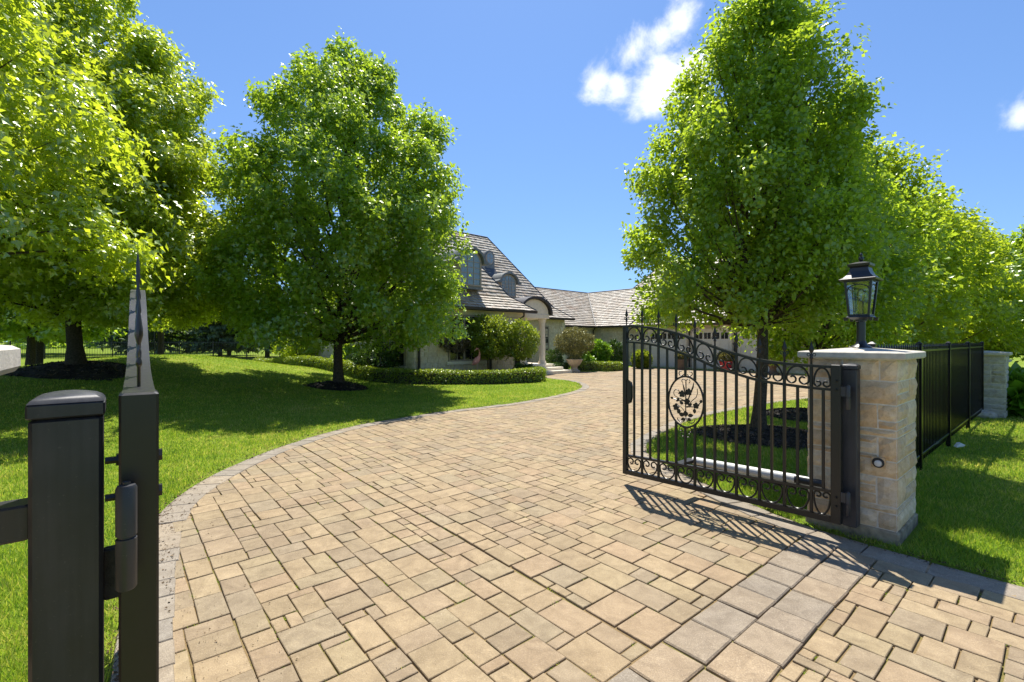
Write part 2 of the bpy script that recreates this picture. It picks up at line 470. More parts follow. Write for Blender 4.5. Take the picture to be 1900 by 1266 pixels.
def joint_mat():
    m, nt, out = new_mat('paver_joint_sand'); t = NT(nt)
    p = t.pos(); a = t.noise(p, 3.0, 4); b = t.noise(p, 90, 3)
    f = t.math('ADD', t.math('MULTIPLY', a, .7), t.math('MULTIPLY', b, .35))
    col = t.ramp(f, [(.3, (.15, .105, .05)), (.5, (.235, .165, .085)), (.62, (.16, .15, .04)), (.75, (.32, .24, .135))])
    t.bsdf(out, col, .95, 0, t.bump(b, .8, .01), .1)
    return m
MAT['joint'] = joint_mat()
def mulch_mat():
    m, nt, out = new_mat('dark_mulch'); t = NT(nt)
    col = t.ramp(t.rnd(), [(0, (.013, .011, .009)), (.55, (.030, .024, .019)), (.85, (.07, .054, .040)), (1, (.20, .145, .095))])
    t.bsdf(out, col, .85, 0, None, .3)
    return m
MAT['mulch'] = mulch_mat()
def shingle_mat(name, warm):
    m, nt, out = new_mat(name); t = NT(nt)
    p = t.pos(); r = t.rnd()
    base = t.ramp(r, [(0, (.31, .26, .195)), (.25, (.46, .41, .33)), (.5, (.38, .33, .255)), (.75, (.57, .52, .44)), (1, (.43, .34, .245))])
    a = t.noise(p, 1.1, 4, .6); b = t.noise(p, 30, 4)
    col = t.mix(t.math('MULTIPLY', t.ramp(a, [(.55, (0, 0, 0)), (.75, (1, 1, 1))]), warm), base, (.27, .15, .075))
    col = t.mix(t.math('MULTIPLY', b, .5), col, t.mix(1.0, col, (.6, .58, .55), 'MULTIPLY'))
    t.bsdf(out, col, .55, 0, t.bump(b, .5, .01), .5)
    return m
MAT['shingle'] = shingle_mat('cedar_shingle', .8)

# ================================================================== SETTING
def catmull(pts, step=.25, closed=False):
    P = [Vector((p[0], p[1])) for p in pts]; n = len(P); out = []
    for i in range(n - 1):
        p0, p1, p2, p3 = P[max(i - 1, 0)], P[i], P[i + 1], P[min(i + 2, n - 1)]
        m = max(1, int((p2 - p1).length / step))
        for k in range(m):
            t = k / m
            q = .5 * ((2 * p1) + (p2 - p0) * t + (2 * p0 - 5 * p1 + 4 * p2 - p3) * t * t + (3 * p1 - p0 - 3 * p2 + p3) * t ** 3)
            out.append((q.x, q.y))
    out.append((P[-1].x, P[-1].y))
    return out
# outer edge of the drive, along the left lawn and round the flower bed
left_edge = catmull([uv(-.06, -6), uv(-.06, -2), uv(-.06, 1.2), uv(-.03, 3), (-2.83, 3.55), (-3.33, 4.5), (-3.56, 5.6), (-3.49, 7.05), (-3.06, 8.57),
                     (-2.55, 9.4), (-1.36, 10.77), (.14, 12.15), (1.65, 14.3), (2.4, 16.1), (2.5, 17.6), (2.2, 18.9), (1.5, 19.9), (1.0, 21.0)])
court_edge = [(1.0, 22.4), (2.9, 24.4), (5.4, 24.6), (6.2, 26.6), (7.6, 29.3), (16.1, 20.1), (15.4, 18.0)]
island_edge = catmull([(15.0, 17.6), (8.6, 13.2), (5.9, 11.4), (3.94, 9.78), (2.96, 8.57), (2.2, 7.43), (1.95, 6.8), (1.95, 6.2), (2.0, 5.8),
                       (2.14, 5.26), (2.28, 4.756), (2.42, 4.286), uv(4.5, 1.3), uv(4.48, .8), uv(4.5, 0), uv(4.52, -3), uv(4.52, -6)])
drive_poly = left_edge + court_edge + island_edge
DP = np.array(drive_poly)

def in_poly(P, poly):
    x, y = P[:, 0], P[:, 1]; c = np.zeros(len(P), bool)
    xj, yj = poly[-1]
    for xi, yi in poly:
        cond = ((yi > y) != (yj > y)) & (x < (xj - xi) * (y - yi) / (yj - yi + 1e-12) + xi)
        c ^= cond; xj, yj = xi, yi
    return c
def dist_poly(P, poly):
    d = np.full(len(P), 1e9)
    A = np.asarray(poly); B = np.roll(A, -1, 0)
    for a, b in zip(A, B):
        ab = b - a; L = ab @ ab + 1e-12
        t = np.clip(((P - a) @ ab) / L, 0, 1)
        q = P - (a + t[:, None] * ab)
        d = np.minimum(d, np.einsum('ij,ij->i', q, q))
    return np.sqrt(d)
def smooth(a, b, x):
    t = np.clip((x - a) / (b - a), 0, 1); return t * t * (3 - 2 * t)
def hterrain(x, y):
    x = np.asarray(x, float); y = np.asarray(y, float)
    z = 1.1 * np.exp(-((x + 12) / 4.6) ** 2 - ((y - 15.5) / 7) ** 2)
    z = z + .28 * smooth(22, 32, y) * smooth(-16, -22, x)
    z = z + .02 + .018 * np.sin(x * .9 + 1.3) * np.sin(y * .7) * smooth(3, 8, np.hypot(x, y))
    return z
def hz(x, y): return float(hterrain(x, y))

def axis_pts(lo, hi, f0, f1, fine):
    a = list(np.arange(f0, f1 + 1e-6, fine)); s = fine; v = f1
    while v < hi: s *= 1.35; v += s; a.append(min(v, hi))
    s = fine; v = f0
    while v > lo: s *= 1.35; v -= s; a.insert(0, max(v, lo))
    return np.array(a)
gx = axis_pts(-900, 900, -15, 16, .15); gy = axis_pts(-60, 1200, -3, 27, .15)
XX, YY = np.meshgrid(gx, gy)
PP = np.stack([XX.ravel(), YY.ravel()], 1)
ZZ = hterrain(PP[:, 0], PP[:, 1])
ins = in_poly(PP, drive_poly)
ZZ = np.where(ins, -.07, ZZ)
nx, ny = len(gx), len(gy)
idx = np.arange(nx * ny).reshape(ny, nx)
faces = np.stack([idx[:-1, :-1].ravel(), idx[:-1, 1:].ravel(), idx[1:, 1:].ravel(), idx[1:, :-1].ravel()], 1)
me = np_mesh('ground', np.column_stack([PP, ZZ]), faces)
me.polygons.foreach_set('use_smooth', [True] * len(me.polygons))
ground = link('ground', me, MAT['lawn'])
tag(ground, 'mown green lawn rising to a low mound on the left', 'lawn', kind='structure')

# ---- driveway bed
tri = tessellate_polygon([[Vector((x, y, 0)) for x, y in drive_poly]])
me = bpy.data.meshes.new('driveway')
me.from_pydata([(x, y, -.014) for x, y in drive_poly], [], [tuple(t) for t in tri])
bm = bmesh.new(); bm.from_mesh(me); bmesh.ops.recalc_face_normals(bm, faces=bm.faces)
if sum(f.normal.z for f in bm.faces) < 0: bmesh.ops.reverse_faces(bm, faces=bm.faces)
bm.to_mesh(me); bm.free()
drive = link('driveway', me, MAT['joint'])
tag(drive, 'tan paved driveway sweeping from the gate to the house', 'driveway', kind='structure')

# ---- pavers, laid in strips that run into the property
BAND = (.905, 1.405)                      # v range of the grey double band across the gate line
UNIT = .077
SIZES = [(3, 3), (3, 3), (3, 3), (3, 2), (3, 2), (2, 3), (2, 3), (4, 3), (4, 3), (2, 2), (3, 4), (3, 4), (2, 1), (1, 2), (4, 2), (2, 4)]
def fill_strip(w, n):
    occ = np.zeros((w, n), bool); res = []
    for j in range(n):
        for i in range(w):
            if occ[i, j]: continue
            free = 0
            while i + free < w and not occ[i + free, j]: free += 1
            cand = [s for s in SIZES if s[0] <= free and (free - s[0]) != 1 and j + s[1] <= n]
            if not cand: cand = [s for s in ((free, 2), (free, 1)) if j + s[1] <= n]
            a, b = random.choice(cand)
            occ[i:i + a, j:j + b] = True
            res.append((i, j, a, b))
    return res
pav = []                                   # (u0,u1,v0,v1,zoff)
def lay_zone(u0, m, v0, n):
    i0 = 0
    while i0 < m:
        left = m - i0
        opts = [w for w in (7, 9, 11, 13) if w == left or left - w >= 5] or [left]
        w = random.choice(opts)
        for i, j, a, b in fill_strip(w, n):
            pav.append((u0 + (i0 + i) * UNIT, u0 + (i0 + i + a) * UNIT, v0 + j * UNIT, v0 + (j + b) * UNIT))
        i0 += w
VS = BAND[1] + .004
lay_zone(2.12 - 32 * UNIT, 32, VS, 132)
lay_zone(2.13, 34, VS, 132)
lay_zone(2.13 + 34 * UNIT, 124, VS + UNIT * 10, 122)
lay_zone(2.12 - 32 * UNIT, 68, BAND[0] - .004 - UNIT * 70, 70)
FAR = 2.0                                   # the far court uses larger pieces, too far to tell apart
pav_far = []
for uu in np.arange(7.0, 30, .36):
    v = 1.5 + random.random() * .3
    while v < 24:
        l = random.choice([.27, .36, .45]); pav_far.append((uu, uu + .36, v, v + l)); v += l

def to_xy(a):
    a = np.asarray(a); return np.stack([U.x * a[..., 0] + V.x * a[..., 1], U.y * a[..., 0] + V.y * a[..., 1]], -1)
def keep(lst, margin, zone=None):
    A = np.array(lst); C = np.stack([(A[:, 0] + A[:, 1]) / 2, (A[:, 2] + A[:, 3]) / 2], 1)
    W = to_xy(C); ok = in_poly(W, drive_poly)
    cor = np.stack([A[:, [0, 2]], A[:, [1, 2]], A[:, [1, 3]], A[:, [0, 3]]], 1)
    anyin = np.zeros(len(A), bool); allin = np.ones(len(A), bool)
    for k in range(4):
        q = in_poly(to_xy(cor[:, k]), drive_poly); anyin |= q; allin &= q
    d = dist_poly(W, drive_poly)
    size = np.maximum(A[:, 1] - A[:, 0], A[:, 3] - A[:, 2])
    return A, W, allin | (ok & (d > size * .30)), d
A, W, ok, dd = keep(pav, .0)
A, W, dd = A[ok], W[ok], dd[ok]
# near zones end where the far field begins
near_mask = W[:, 1] < 13.2
A, W = A[near_mask], W[near_mask]
Af, Wf, okf, _ = keep(pav_far, 0)
Af = Af[okf & (Wf[:, 1] >= 13.0)]

def paver_geom(u0, u1, v0, v1, z, tilt, gap=.0055, bev=.0032, th=.055, jit=.0045):
    """8 + 4 verts: top face, worn bevel, sides; local to its own centre, axes u,v"""
    hx, hy = (u1 - u0) / 2 - gap, (v1 - v0) / 2 - gap
    c = [(-hx, -hy), (hx, -hy), (hx, hy), (-hx, hy)]
    c = [(x + random.uniform(-jit, jit), y + random.uniform(-jit, jit)) for x, y in c]
    tz = lambda x, y: z + tilt[0] * x + tilt[1] * y
    vs = []
    for x, y in c: vs.append((x - math.copysign(bev, x), y - math.copysign(bev, y), tz(x, y)))
    for x, y in c: vs.append((x, y, tz(x, y) - bev))
    for x, y in c: vs.append((x, y, -th))
    fs = [(0, 1, 2, 3)]
    for i in range(4):
        j = (i + 1) % 4
        fs.append((4 + i, 4 + j, j, i)); fs.append((8 + i, 8 + j, 4 + j, 4 + i))
    return vs, fs
def settle(u, v):
    """sunken wheel lane beside the long open joint"""
    z = -.006 * math.exp(-((u - 1.75) / .42) ** 2) * float(smooth(6.5, 2.0, v)) * (1 if u < 2.12 else .0)
    return z + .0022 * math.sin(u * 2.1) * math.sin(v * 1.3 + .5)
# which pavers show largest
Yc = np.maximum(W[:, 1], .2); area = (A[:, 1] - A[:, 0]) * (A[:, 3] - A[:, 2]) * CAM_H / Yc ** 3
fx = W[:, 0] / Yc * 868 + 950; fy = 633 + 868 * CAM_H / Yc
vis = (fx > -40) & (fx < 1940) & (fy < 1330) & (W[:, 1] > .8)
order = np.argsort(-np.where(vis, area, 0))
first = set(order[:300].tolist())
rest = MB()
for k in range(len(A)):
    u0, u1, v0, v1 = A[k]
    uc, vc = (u0 + u1) / 2, (v0 + v1) / 2
    tilt = (random.gauss(0, .008), random.gauss(0, .008))
    z = settle(uc, vc) + random.gauss(0, .0011)
    g = .0034 + random.random() * .0030
    if k in first:
        vs, fs = paver_geom(u0, u1, v0, v1, 0, tilt, g)
        m_ = MB().add(vs, fs).mesh('paver', fix=False)
        o = link('paver', m_, MAT['paver'], drive)
        x, y = uv(uc, vc); o.location = (x, y, z); o.rotation_euler = (0, 0, UA)
    else:
        vs, fs = paver_geom(u0, u1, v0, v1, z, tilt, g)
        rest.add([(*uv(uc + a, vc + b), c) for a, b, c in vs], fs)
for u0, u1, v0, v1 in Af:
    uc, vc = (u0 + u1) / 2, (v0 + v1) / 2
    vs, fs = paver_geom(u0, u1, v0, v1, random.gauss(0, .002), (0, 0), .006)
    rest.add([(*uv(uc + a, vc + b), c) for a, b, c in vs], fs)
tag(rest.build('paver_field', MAT['paver'], drive, fix=False), kind='stuff')

# ---- grey double band across the gate line
def loose_paver(name, u0, u1, v0, v1, z, mat, tilt=None, gap=.005):
    vs, fs = paver_geom(u0, u1, v0, v1, 0, tilt or (random.gauss(0, .008), random.gauss(0, .008)), gap, .007)
    o = link(name, MB().add(vs, fs).mesh(name, fix=False), mat, drive)
    x, y = uv((u0 + u1) / 2, (v0 + v1) / 2); o.location = (x, y, z); o.rotation_euler = (0, 0, UA)
    return o
vm_ = (BAND[0] + BAND[1]) / 2
for row, (v0, v1, off) in enumerate(((BAND[0], vm_, 0.0), (vm_, BAND[1], .09))):
    u = -.06 + off * .3
    while u < 4.3:
        l = random.choice([.24, .27, .27, .30])
        if abs(u - 2.25) < .13: u += .008
        e = min(u + l, 4.3)
        if e - u > .1: loose_paver('band_paver', u, e, v0, v1, .004 + settle((u + e) / 2, 1.2) * .5 + random.gauss(0, .002) + (.006 if 2.2 < u < 2.8 and row == 0 else 0), MAT['band'])
        u += l

# ---- border stones along the lawn edges
def border(poly, width, side, seg=(.24, .36), zt=.008):
    P = [Vector((x, y)) for x, y in poly]
    L = [0]
    for a, b in zip(P, P[1:]): L.append(L[-1] + (b - a).length)
    def at(s):
        s = max(0, min(L[-1] - 1e-6, s))
        i = 0
        while L[i + 1] < s: i += 1
        t = (s - L[i]) / max(L[i + 1] - L[i], 1e-9)
        p = P[i].lerp(P[i + 1], t)
        return p
    def nrm(s):
        d = (at(s + .12) - at(s - .12)).normalized()
        return Vector((d.y, -d.x)) * side
    s = 0
    while s < L[-1] - .1:
        l = random.uniform(*seg); e = min(s + l, L[-1])
        g = .004
        a, b = at(s + g), at(e - g); na, nb = nrm(s + g), nrm(e - g)
        w = width + random.uniform(-.012, .012)
        c = [a, b, b + nb * w, a + na * w]
        if (c[1] - c[0]).cross(c[2] - c[1]) < 0: c = c[::-1]
        mid = (c[0] + c[1] + c[2] + c[3]) / 4
        if mid.y < 22 and not (mid.y < .5):
            z = zt + random.gauss(0, .003)
            bv = .007
            vs = [(*(p + (mid - p).normalized() * bv - mid), z) for p in c] + [(*(p - mid), z - bv) for p in c] + [(*(p - mid), -.06) for p in c]
            fs = [(0, 1, 2, 3)]
            for i in range(4):
                j = (i + 1) % 4
                fs.append((4 + i, 4 + j, j, i)); fs.append((8 + i, 8 + j, 4 + j, 4 + i))
            o = link('border_stone', MB().add(vs, fs).mesh('border_stone', fix=False), MAT['border'], drive)
            o.location = (mid.x, mid.y, 0)
        s = e
border(left_edge, .25, 1)
border(island_edge, .24, 1, (.28, .5))

# ================================================================== GATES, POSTS, PIERS
def interp(x, xs, ys):
    # smooth (cubic) interpolation
    xs = list(xs); ys = list(ys)
    if x <= xs[0]: return ys[0]
    if x >= xs[-1]: return ys[-1]
    i = max(k for k in range(len(xs)) if xs[k] <= x); i = min(i, len(xs) - 2)
    t = (x - xs[i]) / (xs[i + 1] - xs[i])
    def sl(k):
        if k == 0 or k == len(xs) - 1: return 0
        return (ys[k + 1] - ys[k - 1]) / (xs[k + 1] - xs[k - 1])
    h = xs[i + 1] - xs[i]
    return ((2 * t ** 3 - 3 * t * t + 1) * ys[i] + (t ** 3 - 2 * t * t + t) * h * sl(i) + (-2 * t ** 3 + 3 * t * t) * ys[i + 1] + (t ** 3 - t * t) * h * sl(i + 1))
GP = .2034; GX = [.177 + GP * j for j in range(10)]; GL = 2.02
TOPZ = [1.397, 1.408, 1.432, 1.481, 1.540, 1.619, 1.683, 1.727, 1.753, 1.765]
LOWZ = [1.215, 1.229, 1.249, 1.297, 1.352, 1.432, 1.495, 1.547, 1.577, 1.588]
zt = lambda x: interp(x, [0] + GX, [1.394] + TOPZ)
zl = lambda x: interp(x, [0] + GX, [1.212] + LOWZ)
zm = lambda x: .402 - .042 * x
zb = lambda x: .178 - .022 * x

def rail(mb, x0, x1, zf, w, hgt, n=40, y=0):
    vs = []; fs = []
    for i in range(n + 1):
        x = x0 + (x1 - x0) * i / n; z = zf(x)
        vs += [(x, y - w / 2, z - hgt / 2), (x, y + w / 2, z - hgt / 2), (x, y + w / 2, z + hgt / 2), (x, y - w / 2, z + hgt / 2)]
    for i in range(n):
        a = i * 4
        for k in range(4):
            l = (k + 1) % 4
            fs.append((a + k, a + l, a + 4 + l, a + 4 + k))
    fs += [(3, 2, 1, 0), (n * 4, n * 4 + 1, n * 4 + 2, n * 4 + 3)]
    mb.add(vs, fs); return mb

def scroll_path(w, h, up=True):
    """C-scroll: an arch whose two ends curl inwards; x across, z from 0 (curl end) to h (arch top)"""
    r1 = w * .25; cz = r1 * 1.18
    half = []
    N = 26
    for i in range(N + 1):                 # inner end of the curl outwards
        t = i / N
        th = -PI * 1.75 * (1 - t)
        r = r1 * (.34 + .66 * t ** .8)
        half.append((w / 2 - r1 + r * math.cos(th), cz + r * math.sin(th)))
    top = []
    for i in range(1, 14):
        th = PI / 2 * i / 13
        top.append((w / 2 * math.cos(th), cz + (h - cz) * math.sin(th)))
    right = half + top
    left = [(-x, z) for x, z in right[::-1]][1:]
    pts = right + left
    return pts if up else [(x, h - z) for x, z in pts]

def finial_mesh():
    mb = MB()
    mb.lathe([(.0085, -.004), (.0085, .045), (.0145, .05), (.0145, .058), (.010, .064), (.0125, .078), (.008, .086), (.006, .092), (.011, .10),
              (.0195, .116), (.0185, .128), (.011, .155), (.004, .178), (.0012, .195)], 10)
    for s in (-1, 1):
        pts = []
        for i in range(13):
            t = i / 12; th = -PI / 2 + t * 1.55 * PI
            r = .0125 * (1 - .3 * t)
            pts.append((s * (.020 + r * math.sin(-th) * -1 * .0 + r * math.cos(th) * 1.0), 0, .082 + r * math.sin(th)))
        pts = [(s * .006, 0, .074)] + pts
        mb.tube(pts, .0036, 6)
    mb.v = [(x, y * .42, z) for x, y, z in mb.v]
    return mb.mesh('finial', True)
FINIAL = finial_mesh()

def flower(mb, cx, cz, r, y=-.012):
    for k in range(5):
        th = PI / 2 + 2 * PI * k / 5
        px, pz = cx + r * .62 * math.cos(th), cz + r * .62 * math.sin(th)
        mb.prism([(px + r * .42 * math.cos(a * PI / 4), pz + r * .42 * math.sin(a * PI / 4)) for a in range(8)], y - .004, y + .004)
    mb.prism([(cx + r * .3 * math.cos(a * PI / 4), cz + r * .3 * math.sin(a * PI / 4)) for a in range(8)], y - .009, y + .005)
def leafshape(mb, x, z, ang, l, w, y=-.008):
    pr = [(0, 0), (.25, .42), (.5, .5), (.75, .34), (1, 0), (.75, -.34), (.5, -.5), (.25, -.42)]
    c, s = math.cos(ang), math.sin(ang)
    mb.prism([(x + c * a * l - s * b * w, z + s * a * l + c * b * w) for a, b in pr], y - .003, y + .003)
def arc(cx, cz, r0, r1, a0, a1, n=18, y=0):
    return [(cx + (r0 + (r1 - r0) * i / n) * math.cos(a0 + (a1 - a0) * i / n), y, cz + (r0 + (r1 - r0) * i / n) * math.sin(a0 + (a1 - a0) * i / n)) for i in range(n + 1)]

def build_gate(name, label, loc, rz, side=1):
    """local x runs from the hinge stile to the free stile"""
    I = MAT['iron']
    g = empty(name, loc, rz, label, 'gate')
    MB().bbox(-.034, .034, -.03, .03, zb(0) - .024, zt(0) + .018, .004).build('hinge_stile', I, g)
    MB().bbox(GL - .024, GL + .024, -.027, .027, zb(GL) - .024, zt(GL) + .010, .004).build('latch_stile', I, g)
    rail(MB(), .034, GL - .024, zt, .054, .022).build('top_rail', I, g)
    rail(MB(), .034, GL - .024, zl, .034, .020).build('scroll_rail', I, g)
    rail(MB(), .034, GL - .024, zm, .036, .024, 4).build('lower_rail', I, g)
    rail(MB(), .034, GL - .024, zb, .046, .046, 4).build('bottom_rail', I, g)
    OX, OZ, OA, OB = 1.293, .989, .190, .254
    def oval_z(x):
        d = (x - OX) / OA
        return None if abs(d) >= .97 else OB * math.sqrt(1 - d * d)
    def bar(x, z0, z1, w=.0105):
        oz = oval_z(x)
        spans = [(z0, z1)] if oz is None else [(z0, OZ - oz - .002), (OZ + oz + .002, z1)]
        for a, b in spans: MB().box(x - w, x + w, -w, w, a, b).build('picket', I, g)
    for j, x in enumerate(GX):
        if j < 9:
            bar(x, zb(x) + .02, zt(x) - .006)
        o = link('finial', FINIAL, I, g); o.location = (x, 0, zt(x) + .010)
    mids = [.092] + [(GX[j] + GX[j + 1]) / 2 for j in range(9)]
    for x in mids: bar(x, zm(x) + .008, zl(x) - .006, .0095)
    # scrolls
    cells = [(.036, GX[0] - .0105)] + [(GX[j] + .0105, GX[j + 1] - .0105) for j in range(9)]
    for a, b in cells:
        c = (a + b) / 2; w = (b - a) - .014
        sl_t = (zt(b) - zt(a)) / (b - a); 
        half = (a < .05)
        def place(pts, z0, slope):
            return [(c + x, 0, z0 + z + slope * x) for x, z in pts]
        h1 = zt(c) - zl(c) - .022
        p = scroll_path(w, h1, True)
        MB().tube(place(p, zl(c) + .011, sl_t), .0078, 6, flat=1.25).build('scroll', I, g, True)
        h2 = zm(c) - zb(c) - .034
        p = scroll_path(w, h2, False)
        MB().tube(place(p, zb(c) + .023, -.03), .0078, 6, flat=1.25).build('scroll', I, g, True)
    # medallion
    md = MB().tube([(OX + OA * math.cos(2 * PI * i / 56), 0, OZ + OB * math.sin(2 * PI * i / 56)) for i in range(57)], .0095, 8).build('medallion', I, g, True)
    st = MB()
    y = -.006
    st.tube([(OX, y, OZ - .16), (OX + .004, y, OZ), (OX - .002, y, OZ + .12), (OX + .0, y, OZ + .2)], .006, 6)
    for s in (-1, 1):
        st.tube([(OX, y, OZ + .14), (OX + s * .002, y, OZ + .19)] + arc(OX + s * .027, OZ + .205, .026, .014, PI / 2 + s * PI / 2, PI / 2 - s * PI * .9, 12, y), .0042, 6)
        st.tube(arc(OX + s * .055, OZ - .165, .05, .04, PI / 2 + s * PI / 2 + (0), PI / 2 + s * PI / 2 + s * PI * .95, 16, y), .0045, 6)
        # curls above and below the oval
        st.tube(arc(OX + s * .05, OZ + OB + .035, .034, .012, -PI / 2 - s * 1.2, -PI / 2 + s * 3.6, 18), .0048, 6)
        st.tube(arc(OX + s * .048, OZ - OB - .03, .034, .012, PI / 2 + s * 1.2, PI / 2 - s * 3.6, 18), .0048, 6)
        st.tube(arc(OX + s * .033, OZ - OB - .075, .028, .01, PI / 2 + s * 1.9, PI / 2 + s * 1.9 + s * 4.2, 18), .0048, 6)
    st.tube([(OX - .005, y, OZ - .03), (OX - .045, y, OZ + .08), (OX - .075, y, OZ + .15), (OX - .085, y, OZ + .2)], [.004, .008, .009, .003], 6)
    st.tube([(OX - .01, y, OZ - .06), (OX - .06, y, OZ + .01), (OX - .11, y, OZ + .055), (OX - .125, y, OZ + .10), (OX - .12, y, OZ + .14)], .004, 6)
    st.tube([(OX + .005, y, OZ + .06), (OX + .02, y, OZ + .13), (OX + .035, y, OZ + .185)], [.005, .009, .003], 6)
    st.tube([(OX, y, OZ + .005), (OX + .07, y, OZ + .03)] + arc(OX + .095, OZ + .085, .045, .016, -PI / 3, PI * 1.3, 16, y), .0042, 6)
    st.tube([(OX, y, OZ + .01), (OX + .08, y, OZ + .005), (OX + .14, y, OZ + .02)], .0055, 6)
    st.tube([(OX, y, OZ - .05), (OX - .07, y, OZ - .045), (OX - .12, y, OZ - .035), (OX - .15, y, OZ + .0)], .0055, 6)
    st.tube([(OX + .005, y, OZ - .11), (OX + .05, y, OZ - .06), (OX + .1, y, OZ - .05)], .004, 6)
    st.build('stem', I, md, True)
    for (a, b, r) in ((-.028, .10, .036), (.045, .075, .036), (-.105, -.03, .032), (.11, -.065, .037), (-.008, -.0, .034)):
        f = MB(); flower(f, OX + a, OZ + b, r); f.build('flower', I, md)
    for (a, b, an, l, w) in ((.07, -.08, -1.2, .055, .04), (.075, .03, -.9, .05, .034), (.14, .02, .3, .035, .026), (-.15, .0, 2.0, .04, .028), (-.09, -.06, -1.6, .05, .034),
                             (.02, -.14, .2, .06, .045), (-.02, -.14, 2.9, .06, .04), (0, -.15, 1.4, .06, .055), (.01, -.17, -.4, .05, .035), (-.015, -.165, -2.6, .045, .035), (.03, -.03, .6, .05, .035), (-.03, -.04, 2.4, .045, .03)):
        f = MB(); leafshape(f, OX + a, OZ + b, an, l, w); f.build('leaf', I, md)
    # lock plate beside the free stile
    z0 = 1.03
    MB().prism([(GL - .02, z0 - .14), (GL - .07, z0 - .115), (GL - .085, z0 - .06), (GL - .085, z0 + .07), (GL - .075, z0 + .11), (GL - .02, z0 + .14)], -.016, .016).build('lock_plate', I, g)
    # hinges on the stile
    for zc in (1.16, .33):
        h = MB(); h.box(-.082, -.034, .006, .024, zc + .006, zc + .082); h.lathe([(.0125, zc - .094), (.0155, zc - .090), (.0155, zc - .003), (.012, zc - .0015), (.012, zc + .0015), (.0155, zc + .003), (.0155, zc + .087), (.013, zc + .092), (.006, zc + .093), (.006, zc + .098)], 20, -.08, .018)
        ho = h.build('hinge', MAT['post'], g, True)
        for dz in (-.035, .035):
            bo = MB(); bo.lathe([(.007, -.05), (.007, -.034), (.012, -.034), (.012, -.024), (.007, -.024), (.007, .026), (.012, .026), (.012, .036)], 6)
            b_ = bo.build('bolt', MAT['iron'], g); b_.rotation_euler = (R(90), 0, 0); b_.location = (-.004, 0, zc + dz + (.09 if zc > 1 else 0))
    return g

gx_, gy_ = uv(4.36, 1.188)
gate_r = build_gate('driveway_gate', 'black iron gate leaf with flower medallion, swung open beside the lantern pier', (gx_, gy_, 0), UA + PI / 2)
# left leaf: seen end-on, its plane points at the viewer
ZL = .09
gate_l = build_gate('driveway_gate', 'black iron gate leaf seen end-on behind the thick post in the left foreground', (-.727, .912, ZL), math.atan2(.78, -.625))

def build_post(name, label, loc, rz, z0, z1, arms, arm_mat):
    p = empty(name, (loc[0], loc[1], z0), rz, label, 'gate post')
    h = .05
    MB().bbox(-h, h, -h, h, 0, z1 - z0 - .045, .006).build('shaft', MAT['post'], p, True)
    c = MB(); c.bbox(-h - .003, h + .003, -h - .003, h + .003, z1 - z0 - .045, z1 - z0 - .018, .003)
    n = 5; prof = [(h + .002, 0), (h - .002, .006), (h - .012, .012), (h - .028, .0165), (.008, .019)]
    vs = []; fs = []
    for r_, z_ in prof: vs += [(-r_, -r_, z1 - z0 - .018 + z_), (r_, -r_, z1 - z0 - .018 + z_), (r_, r_, z1 - z0 - .018 + z_), (-r_, r_, z1 - z0 - .018 + z_)]
    for i in range(len(prof) - 1):
        for k in range(4): fs.append((i * 4 + k, i * 4 + (k + 1) % 4, i * 4 + 4 + (k + 1) % 4, i * 4 + 4 + k))
    fs.append(tuple(range(len(vs) - 4, len(vs)))); c.add(vs, fs)
    c.build('cap', MAT['post'], p, True)
    for (x0, x1, yo, zc, hh) in arms:
        MB().bbox(x0, x1, yo - .03, yo + .03, zc - z0 - hh, zc - z0 + hh, .004).build('bracket', arm_mat, p)
    return p
# right hinge post, fixed to the pier
px_, py_ = uv(4.49, 1.125)
post_r = build_post('gate_post', 'black square hinge post fixed to the face of the lantern pier', (px_, py_), UA, .125, 1.42, [(.048, .125, .0, 1.15, .028), (.048, .125, .0, .30, .028)], MAT['iron'])
lx_, ly_ = -.845, .892
post_l = build_post('gate_post', 'thick dark square post with domed cap in the left foreground', (lx_, ly_), UA, .05, 1.505, [(-.25, -.048, .0, 1.275, .032), (-.25, -.048, .0, .35, .032)], MAT['post'])
# strap from the left post to the hinge barrel
MB().bbox(.048, .085, -.012, .012, 1.09 - .05, 1.19 - .05, .003).build('hinge_leaf', MAT['rust'], post_l)

# ---- stone piers
def rock_stone(w, h, depth, rough=.011):
    """rock-faced block: x across, z up, face towards -y, face plane at y=0, back at +depth"""
    nx, nz = max(3, min(7, int(w / .045) + 2)), max(3, min(5, int(h / .045) + 2))
    vs = []; fs = []
    sx, sz = random.uniform(-.5, .5), random.uniform(-.5, .5); base = random.uniform(.004, .012)
    for k in range(nz):
        for i in range(nx):
            a, b = i / (nx - 1), k / (nz - 1)
            edge = min(a, 1 - a, b, 1 - b) < 1e-6
            y = 0.0 if edge else -(base + random.random() * rough + .006 * (sx * (a - .5) + sz * (b - .5)))
            jx = random.uniform(-.003, .003) if edge else random.uniform(-.008, .008)
            jz = random.uniform(-.003, .003) if edge else random.uniform(-.008, .008)
            vs.append((-w / 2 + a * w + jx, y, -h / 2 + b * h + jz))
    for k in range(nz - 1):
        for i in range(nx - 1):
            q = k * nx + i; fs.append((q, q + 1, q + nx + 1, q + nx))
    ring = [i for i in range(nx)] + [k * nx + nx - 1 for k in range(1, nz)] + [(nz - 1) * nx + i for i in range(nx - 2, -1, -1)] + [k * nx for k in range(nz - 2, 0, -1)]
    b0 = len(vs)
    for r_ in ring: vs.append((vs[r_][0], depth, vs[r_][2]))
    m = len(ring)
    for i in range(m):
        j = (i + 1) % m
        fs.append((ring[j], ring[i], b0 + i, b0 + j))
    return vs, fs
